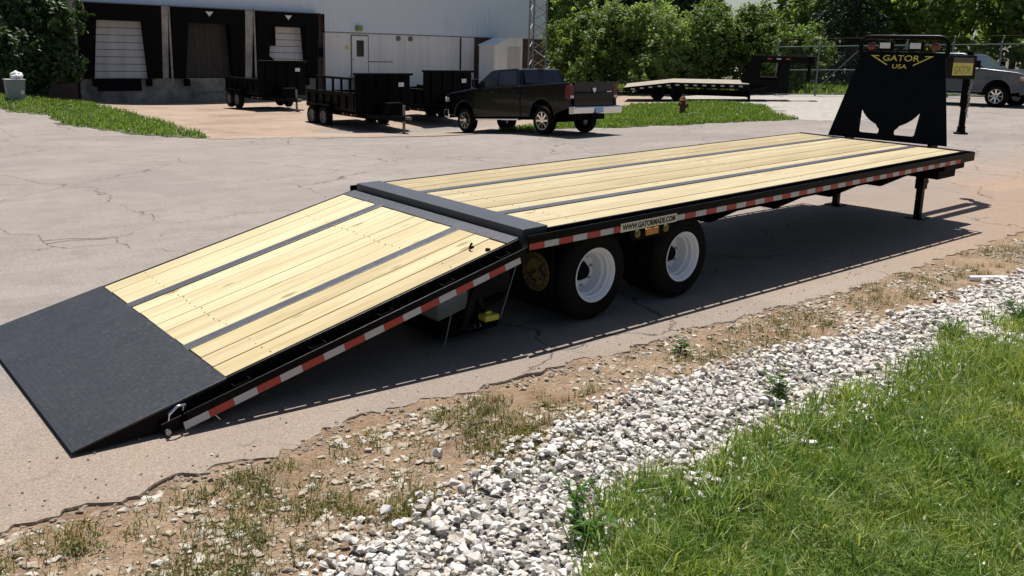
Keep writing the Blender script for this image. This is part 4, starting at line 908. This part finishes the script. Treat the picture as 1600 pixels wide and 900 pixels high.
def small_wheel(t, x, y, s, r_=.35, wd=.2, rmat='galv'):
    m = MB(); m.lathe((x, y, r_), (0, -s, 0), [(0, r_*.58), (-.01, r_*.75), (.01, r_*.95), (.04, r_), (wd-.04, r_), (wd, r_*.9), (wd, r_*.55)], 28); ty = m.build('tyre', 'tyre', t, smooth=40)
    m = MB(); m.lathe((x, y, r_), (0, -s, 0), [(.0, r_*.60), (.01, r_*.52), (.06, r_*.48), (.07, r_*.2), (.03, r_*.17), (.03, 0)], 24); m.build('rim', rmat, ty, smooth=40)
def dump_trailer(label, loc, rz, L=3.4, side=1.22, front=1.86, rails=False, seed=0):
    t = thing('dump_trailer', label, 'trailer', loc, rz, 'black dump trailers parked by the docks'); W_ = 1.0
    MB().box(-L, 0, -.75, .75, .42, .56).build('frame', 'under', t)
    MB().box(-L, -.08, -W_, W_, .62, .68).build('bed_floor', 'black', t)
    for s in (-1, 1):
        y0, y1 = (W_-.06, W_) if s > 0 else (-W_, -W_+.06)
        sdw = MB().box(-L, -.07, y0, y1, .681, side).build('side_wall', 'black', t)
        for k in range(7): MB().box(-L+.1+k*(L-.3)/6, -L+.18+k*(L-.3)/6, s*W_-.0 if s > 0 else -W_-.05, W_+.05 if s > 0 else -W_, .70, side-.06).build('side_rib', 'black', sdw)
        MB().box(-L, -.07, s*W_-.09 if s > 0 else -W_-.06, W_+.06 if s > 0 else -W_+.09, side+.002, side+.07).build('top_rail', 'black', t)
        fe = MB(); fe.prism([(-2.95, .70), (-2.95, .78), (-1.45, .78), (-1.45, .70), (-1.5, .70), (-1.5, .74), (-2.9, .74), (-2.9, .70)], 'y', min(s*1.02, s*1.22), max(s*1.02, s*1.22)); fe.build('fender', 'black', t)
        for x in (-1.8, -2.6): small_wheel(t, x, s*1.22, s)
        for k in range(4): MB().box(-1.35+k*.26, -1.22+k*.26, s*.752 if s > 0 else -.758, .758 if s > 0 else -.752, .46, .51).build('reflective_tape', 'red' if k % 2 else 'white_tape', t)
    fr = MB().box(-.07, .0, -1.03, 1.03, .62, front).build('front_wall', 'black', t)
    MB().box(-.12, .16, -1.06, 1.06, front+.002, front+.08).build('tarp_shroud', 'black', fr, bevel=.02)
    for y in (-.7, -.23, .23, .7): MB().box(.001, .05, y-.04, y+.04, .64, front-.02).build('front_rib', 'black', fr)
    MB().box(.052, .06, .55, .76, front-.36, front-.22).build('white_sticker', 'bag', fr)
    MB().box(-L-.05, -L, -W_, W_, .62, side).build('tail_gate', 'black', t)
    m = MB()
    for s in (-1, 1): m.bar((0, s*.6, .49), (1.35, s*.06, .49), .1, .14)
    m.build('tongue', 'black', t); MB().box(.15, .75, -.28, .28, .57, .95).build('battery_box', 'black', t, bevel=.02)
    m = MB(); m.tube([(1.2, 0, .02), (1.2, 0, .9)], .045, 10); m.box(1.1, 1.3, -.1, .1, .005, .03); m.build('tongue_jack', 'galv', t)
    MB().box(1.33, 1.55, -.06, .06, .46, .55).build('coupler', 'galv', t)
    if rails:
        m = MB(); m.bar((-2.6, -1.02, 1.66), (-.3, -1.02, 1.66), .06, .07)
        for k in range(5): m.bar((-2.55+k*.55, -1.02, side+.07), (-2.55+k*.55, -1.02, 1.63), .06, .06)
        m.build('side_rail_extension', 'black', t)
    return t
dump_trailer('black dump trailer with raised side rails, middle of three, left of the pickup', on(11.12, 18.3), -math.pi/2, 3.3, 1.15, 1.78, True)
dump_trailer('black dump trailer half hidden behind the black pickup', on(14.25, 19.0), -math.pi/2, 3.3, 1.15, 1.80)
dump_trailer('black dump trailer backed farthest toward the third loading dock', on(12.15, 27.6), -math.pi/2, 3.4, 1.2, 1.95)

# parked older flatbed gooseneck
def old_flatbed():
    x0, y0 = 27.0, 22.1; hd = math.atan2(-.79, .61)
    t = thing('parked_flatbed_trailer', 'older gooseneck flatbed trailer with grey boards parked before the bushes', 'trailer', (x0, y0, .10), hd); t.rotation_euler = (.05, 0, hd)
    # local x forward from the tail
    def zt(x): return .54+.28*min(1, x/2.2)+.06*x/5.6
    for k in range(9):
        ya = -1.15+k*.2556; m = MB()
        m.hexa([(0, ya, zt(0)-.05), (2.2, ya, zt(2.2)-.05), (2.2, ya+.25, zt(2.2)-.05), (0, ya+.25, zt(0)-.05), (0, ya, zt(0)), (2.2, ya, zt(2.2)), (2.2, ya+.25, zt(2.2)), (0, ya+.25, zt(0))])
        m.hexa([(2.2, ya, zt(2.2)-.05), (5.6, ya, zt(5.6)-.05), (5.6, ya+.25, zt(5.6)-.05), (2.2, ya+.25, zt(2.2)-.05), (2.2, ya, zt(2.2)), (5.6, ya, zt(5.6)), (5.6, ya+.25, zt(5.6)), (2.2, ya+.25, zt(2.2))])
        m.build('plank', 'oldwood', t)
    for s in (-1, 1):
        m = MB(); y0_, y1_ = (1.16, 1.25) if s > 0 else (-1.25, -1.16)
        m.hexa([(0, y0_, zt(0)-.16), (2.2, y0_, zt(2.2)-.18), (2.2, y1_, zt(2.2)-.18), (0, y1_, zt(0)-.16), (0, y0_, zt(0)+.005), (2.2, y0_, zt(2.2)+.005), (2.2, y1_, zt(2.2)+.005), (0, y1_, zt(0)+.005)])
        m.box(2.2, 5.6, y0_, y1_, zt(3)-.20, zt(2.2)+.005); m.build('side_rail', 'black', t)
        for k in range(13): MB().box(.35+k*.4, .52+k*.4, s*1.251 if s > 0 else -1.256, 1.256 if s > 0 else -1.251, zt(.4+k*.4)-.13, zt(.4+k*.4)-.07).build('reflective_tape', 'white_tape', t)
        for x in (1.55, 2.45): small_wheel(t, x, s*1.02, s, .34, .3, 'under')
        MB().prism([(5.20, .45), (5.95, .45), (6.15, 1.80), (6.15, 2.11), (5.78, 2.11), (5.30, .98)], 'y', min(s*.40, s*.52), max(s*.40, s*.52)).build('neck_side', 'black', t)
        MB().prism([(6.75, .45), (7.35, .45), (7.35, 1.80), (6.95, 1.80)], 'y', min(s*.40, s*.52), max(s*.40, s*.52)).build('neck_side', 'black', t)
        MB().box(5.9, 6.8, min(s*.41, s*.51), max(s*.41, s*.51), .50, 1.0).build('neck_web', 'black', t)
        MB().box(5.7, 8.3, min(s*.30, s*.42), max(s*.30, s*.42), 1.80, 2.10).build('neck_arm', 'black', t)
        for k in range(4): MB().box(5.95+k*.4, 6.15+k*.4, (.421 if s > 0 else -.426), (.426 if s > 0 else -.421), 1.95, 2.01).build('reflective_tape', 'red' if k % 2 else 'white_tape', t)
        MB().box(5.6, 5.72, s*.62-.06, s*.62+.06, .12, .6).build('jack_leg', 'black', t)
    MB().box(.6, 5.7, -.6, .6, .25, .42).build('frame', 'under', t); MB().box(5.6, 6.4, -.8, .8, .44, .70).build('neck_base', 'black', t); MB().box(8.1, 8.4, -.42, .42, 1.72, 2.12).build('coupler_head', 'black', t)
    MB().tube([(8.25, 0, 1.0), (8.25, 0, 1.72)], .08, 10).build('coupler_tube', 'black', t); MB().box(6.1, 6.9, -.39, .39, .72, 1.15).build('tool_box', 'under', t)
    return t
old_flatbed()

# ================================================================== STREET FURNITURE
HX, HY = 21.3, 14.15
hy = thing('fire_hydrant', 'rusty old fire hydrant standing on the grass island', 'hydrant', on(HX, HY))
m = MB(); m.lathe((0, 0, 0), (0, 0, 1), [(0, .17), (.04, .17), (.045, .11), (.48, .105), (.5, .14), (.54, .14), (.56, .12), (.62, .10), (.68, .06), (.70, .035), (.76, .03), (.76, 0)], 20); m.build('barrel', 'rust', hy, smooth=35)
for a in (0, math.pi): 
    m = MB(); m.lathe((0, 0, .40), (math.cos(a), math.sin(a), 0), [(.08, .055), (.15, .055), (.16, .07), (.19, .065), (.19, 0)], 12); m.build('nozzle', 'rust', hy, smooth=35)
m = MB(); m.lathe((0, 0, .36), (0, -1, 0), [(.08, .07), (.16, .07), (.17, .085), (.2, .08), (.2, 0)], 12); m.build('steamer_nozzle', 'rust', hy, smooth=35)
bx_, by_ = 3.0, 30.9
bn = thing('trash_bin', 'grey plastic trash bin with a white bag on top, left edge', 'bin', on(bx_, by_), 0, None, .72)
m = MB(); m.hexa([(-.36, -.36, 0), (.36, -.36, 0), (.36, .36, 0), (-.36, .36, 0), (-.43, -.43, 1.08), (.43, -.43, 1.08), (.43, .43, 1.08), (-.43, .43, 1.08)]); m.build('bin_body', 'binp', bn, bevel=.04, seg=3)
m = MB(); m.hexa([(-.46, -.46, 1.06), (.46, -.46, 1.06), (.46, .46, 1.06), (-.46, .46, 1.06), (-.46, -.46, 1.12), (.46, -.46, 1.12), (.46, .46, 1.12), (-.46, .46, 1.12)]); m.build('bin_rim', 'binp', bn, bevel=.02)
MB().box(.18, .34, -.415, -.395, .35, .55).build('bin_label', 'bag', bn)
def bag(label, x, y, z, r_, seed):
    bm = bmesh.new(); bmesh.ops.create_icosphere(bm, subdivisions=3, radius=r_)
    for v_ in bm.verts:
        k = 1+.35*mnoise.noise(v_.co*3.3/r_*.4+Vector((seed, 0, 0)))+.12*mnoise.noise(v_.co*9/r_*.4+Vector((seed, 3, 0))); v_.co *= k; v_.co.z *= .72
    me = bpy.data.meshes.new('trash_bag'); bm.to_mesh(me); bm.free(); me.materials.append(MT['bag']); o = bpy.data.objects.new('trash_bag', me); col.objects.link(o); o.location = (x, y, z); tag(o, label, 'bag', 'white trash bags')
bag('crumpled white trash bag on top of the grey bin', bx_+.08, by_, tz(bx_, by_)+.94, .22, 1.); bag('white trash bag lying on the grass beside the grey bin', bx_-.85, by_+.1, tz(bx_-.8, by_)+.18, .26, 4.)

# chain link fence at the right
FN = thing('chain_link_fence', 'galvanised chain link fence with barbed wire arms behind the grey pickup', 'fence')
F0 = Vector((34.6, 18.9)); F1 = Vector((40.9, 4.6)); fd = (F1-F0); FL = fd.length; fd.normalize(); FH = 2.45
def fp(s, z): p = F0+fd*s; return (p.x, p.y, tz(p.x, p.y)+z)
NP_ = 8
for k in range(NP_+1):
    s = FL*k/NP_; po = MB().tube([fp(s, 0), fp(s, FH)], .04, 8).build('post', 'galv', FN)
    a = fp(s, FH); MB().bar(a, (a[0]-.2, a[1]-.12, a[2]+.34), .05, .03).build('barb_arm', 'galv', po); m = MB(); m.lathe(a, (0, 0, 1), [(0, .055), (.05, .05), (.09, 0)], 8); m.build('post_cap', 'galv', po)
for z, nm in ((FH-.04, 'top_rail'), (FH*.52, 'middle_rail'), (.08, 'bottom_rail')): MB().tube([fp(FL*k/16, z) for k in range(17)], .024, 6).build(nm, 'galv', FN)
for k in (1, 2, 6): MB().tube([fp(FL*k/NP_, .3), fp(FL*(k+1)/NP_, FH-.1)], .02, 6).build('brace', 'galv', FN)
for q in (.33,): MB().tube([(p[0]-.2*q/.34, p[1]-.12*q/.34, p[2]+q) for p in [fp(FL*k/16, FH) for k in range(17)]], .004, 4).build('barbed_wire', 'rust', FN)
V = []; F = []; st_ = .13; nn = int((FL+FH)/st_)
for dr in (1, -1):
    for k in range(nn):
        s0 = k*st_-(FH if dr > 0 else 0); a0, z0, a1, z1 = (s0, .06, s0+FH, FH-.06) if dr > 0 else (s0, .06, s0-FH, FH-.06)
        # clip to the run
        def cl(a, z, b, zz):
            t0, t1 = 0., 1.
            for lim, sg in ((0, 1), (FL, -1)):
                f0 = (a-lim)*sg; f1 = (b-lim)*sg
                if f0 < 0 and f1 < 0: return None
                if f0 < 0: t0 = max(t0, f0/(f0-f1))
                if f1 < 0: t1 = min(t1, f0/(f0-f1))
            return (a+(b-a)*t0, z+(zz-z)*t0, a+(b-a)*t1, z+(zz-z)*t1) if t1 > t0 else None
        c = cl(a0, z0, a1, z1)
        if c:
            p = Vector(fp(c[0], c[1])); q = Vector(fp(c[2], c[3])); o = len(V); e = Vector((0, 0, .0035)); g_ = Vector((fd.x, fd.y, 0))*.002; h_ = Vector((-fd.y, fd.x, 0))*.002
            V += [p-g_, p+g_, p+h_, q-g_, q+g_, q+h_]; F += [(o, o+1, o+4, o+3), (o+1, o+2, o+5, o+4), (o+2, o, o+3, o+5)]
tag(npmesh('chain_link_mesh', [tuple(p) for p in V], F, 'galv', FN), kind='stuff')

# ================================================================== TREES
def crown(lobes, n, size, flat=.0, inner=.25):
    # lobes: (x,y,z,rx,ry,rz); leaves sit in clumps near lobe shells
    vol = np.array([l_[3]*l_[4]*l_[5] for l_ in lobes])**.67; vol /= vol.sum(); V = []
    for l_, p in zip(lobes, vol):
        k = int(n*p); ncl = max(6, k//26)
        d = rng.normal(0, 1, (ncl, 3)); d /= np.linalg.norm(d, axis=1)[:, None]; rad = (1-inner*rng.random(ncl)**1.5)*(.82+.32*rng.random(ncl))
        cc_ = d*rad[:, None]; own = rng.integers(0, ncl, k)
        pts = cc_[own]+rng.normal(0, .115, (k, 3)); nrm = d[own]+rng.normal(0, .55, (k, 3)); nrm[:, 2] += .35
        ctr = np.array(l_[:3])+pts*np.array(l_[3:6]); nrm /= np.linalg.norm(nrm, axis=1)[:, None]
        a = np.cross(nrm, rng.normal(0, 1, (k, 3))); a /= np.linalg.norm(a, axis=1)[:, None]; b = np.cross(nrm, a)
        s = size*(.6+.8*rng.random(k))[:, None]
        V.append(np.stack([ctr-a*s, ctr+b*s*.55+nrm*s*.12, ctr+a*s, ctr-b*s*.55+nrm*s*.12], 1).reshape(-1, 3))
    V = np.concatenate(V); i = np.arange(len(V)//4)[:, None]*4
    return V, i+np.array([[0, 1, 2, 3]])
def bush(name, label, cat, x, y, rx, ry, h, n, size, mat, group, trunk=.5, seed=0, nl=9, base=None, tr=.12):
    rs = random.Random(seed); z0 = tz(x, y); t = thing(name, label, cat, (x, y, z0), 0, group)
    b = h*.1 if base is None else base; lobes = []; m = MB(); tp = []
    for k in range(nl):
        a = k*2.4+rs.uniform(-.4, .4); q = (k+.5)/nl; zz = b+(h-b)*(.12+.76*rs.random()); lev = (zz-b)/(h-b); rw = math.sqrt(max(.15, 1-(2*lev-.85)**2*.75))
        rad = (.25+.45*rs.random())*rw; lr = rs.uniform(.34, .5)
        lobes.append((math.cos(a)*rad*rx, math.sin(a)*rad*ry, zz, rx*lr*rw, ry*lr*rw, (h-b)*lr*.55))
    lobes.append((0, 0, h-(h-b)*.28, rx*.45, ry*.45, (h-b)*.28)); lobes.append((0, 0, b+(h-b)*.4, rx*.62, ry*.62, (h-b)*.38))
    V, F = crown(lobes, n, size); V[:, 2] = np.maximum(V[:, 2], .03); npmesh('crown', V, F, mat, t)
    m.tube([(0, 0, -.1), (.05, .03, b+(h-b)*.3), (0, .05, h*.8)], tr, 8, tr*.3)
    for l_ in lobes[:7]: m.tube([(.03, .02, b+.1*(h-b)+.2), (l_[0]*.5, l_[1]*.5, (l_[2]+b)/2+.2), (l_[0]*.9, l_[1]*.9, l_[2])], tr*.5, 6, tr*.12)
    m.build('trunk', 'bark', t, smooth=60); return t
bush('leafy_shrub', 'dark green leafy shrub left of the first loading dock', 'shrub', 4.75, 34.7, 1.95, 1.6, 4.75, 17000, .11, 'leafd', None, seed=5, nl=11)
SP = [(31.2, 29.5, 2.1, 4.4, 'tall shrub at the left end of the bush row beside the tower'), (31.5, 27.2, 2.7, 4.7, 'rounded shrub behind the tail of the parked flatbed'), (32.7, 24.9, 2.7, 4.8, 'full shrub right above the hydrant'),
      (34.9, 23.4, 2.6, 4.8, 'broad shrub behind the middle of the parked flatbed'), (36.8, 21.8, 2.5, 4.4, 'shrub behind the neck of the parked flatbed'), (38.9, 20.3, 2.2, 3.7, 'lower shrub at the right end of the bush row')]
for i, (x, y, r_, h, lb) in enumerate(SP): bush('leafy_shrub', lb, 'shrub', x, y, r_, r_*.9, h, 21000, .09, 'leaf' if i != 2 else 'leafl', 'row of shrubs before the trees', seed=20+i, nl=13)
TS = [(41.5, 41.6, 4.5, 8.2, 'leafl', 'light green tree showing just right of the warehouse'), (44.6, 35.4, 4.6, 10.5, 'leafd', 'dark broad tree above the left half of the bush row'), (47.6, 36.6, 3.6, 10.5, 'leafd', 'dark tree left of the small sky gap'),
      (49.4, 25.2, 3.6, 8.6, 'leafl', 'light green tree right of the small sky gap'), (53.7, 21.8, 4.6, 11, 'leafl', 'green tree behind the gooseneck plate'), (60.5, 20.7, 5.2, 12, 'leafl', 'tall green tree above the trailer coupler'),
      (54.6, 15.2, 4.2, 9.5, 'leaf', 'green tree above the grey pickup'), (60.0, 13.2, 5, 11.5, 'leafl', 'tree at the right edge behind the fence'), (56.5, 8.2, 4.6, 10, 'leaf', 'rightmost tree beyond the fence'), (64, 26, 4, 11, 'leafl', 'far tree just left of the conifer')]
for i, (x, y, r_, h, mt, lb) in enumerate(TS): bush('broadleaf_tree', lb, 'tree', x, y, r_, r_, h, 12000, .2, mt, 'trees beyond the lot', seed=50+i, nl=15, base=.9, tr=.22)
# conifer
def conifer(x, y, h, r_, label):
    t = thing('conifer_tree', label, 'tree', (x, y, tz(x, y)), 0, 'trees beyond the lot'); m = MB(); m.tube([(0, 0, -.1), (0, 0, h)], .2, 8, .03); m.build('trunk', 'bark', t)
    V = []; br = MB()
    for k in range(150):
        q = (k+.5)/150; z = .5+(h-.7)*q; L = r_*(1-q)**.8*random.uniform(.75, 1.1)+.15; a = k*2.399; d = np.array([math.cos(a), math.sin(a), -.22])
        br.tube([(0, 0, z), (d[0]*L*.9, d[1]*L*.9, z+d[2]*L*.9)], .03, 4, .006)
        kk = int(30+70*L/r_); s = rng.random(kk)[:, None]**.7*L; c = np.array([0, 0, z])+d*s+rng.normal(0, .10, (kk, 3))*np.array([1, 1, .8])
        u = d+rng.normal(0, .6, (kk, 3)); u /= np.linalg.norm(u, axis=1)[:, None]; w_ = np.cross(u, rng.normal(0, 1, (kk, 3))); w_ /= np.linalg.norm(w_, axis=1)[:, None]; sz = .16*(.6+.8*rng.random(kk))[:, None]
        V.append(np.stack([c-u*sz, c+w_*sz*.28, c+u*sz, c-w_*sz*.28], 1).reshape(-1, 3))
    V = np.concatenate(V); i = np.arange(len(V)//4)[:, None]*4; npmesh('crown', V, i+np.array([[0, 1, 2, 3]]), 'needle', t); br.build('branches', 'bark', t)
conifer(46.2, 21.3, 11, 3.2, 'dark spruce tree left of the gooseneck plate')
print('OBJECTS', len(bpy.data.objects), 'TRIS', sum(len(p.vertices)-2 for o in bpy.data.objects if o.type == 'MESH' for p in ()))
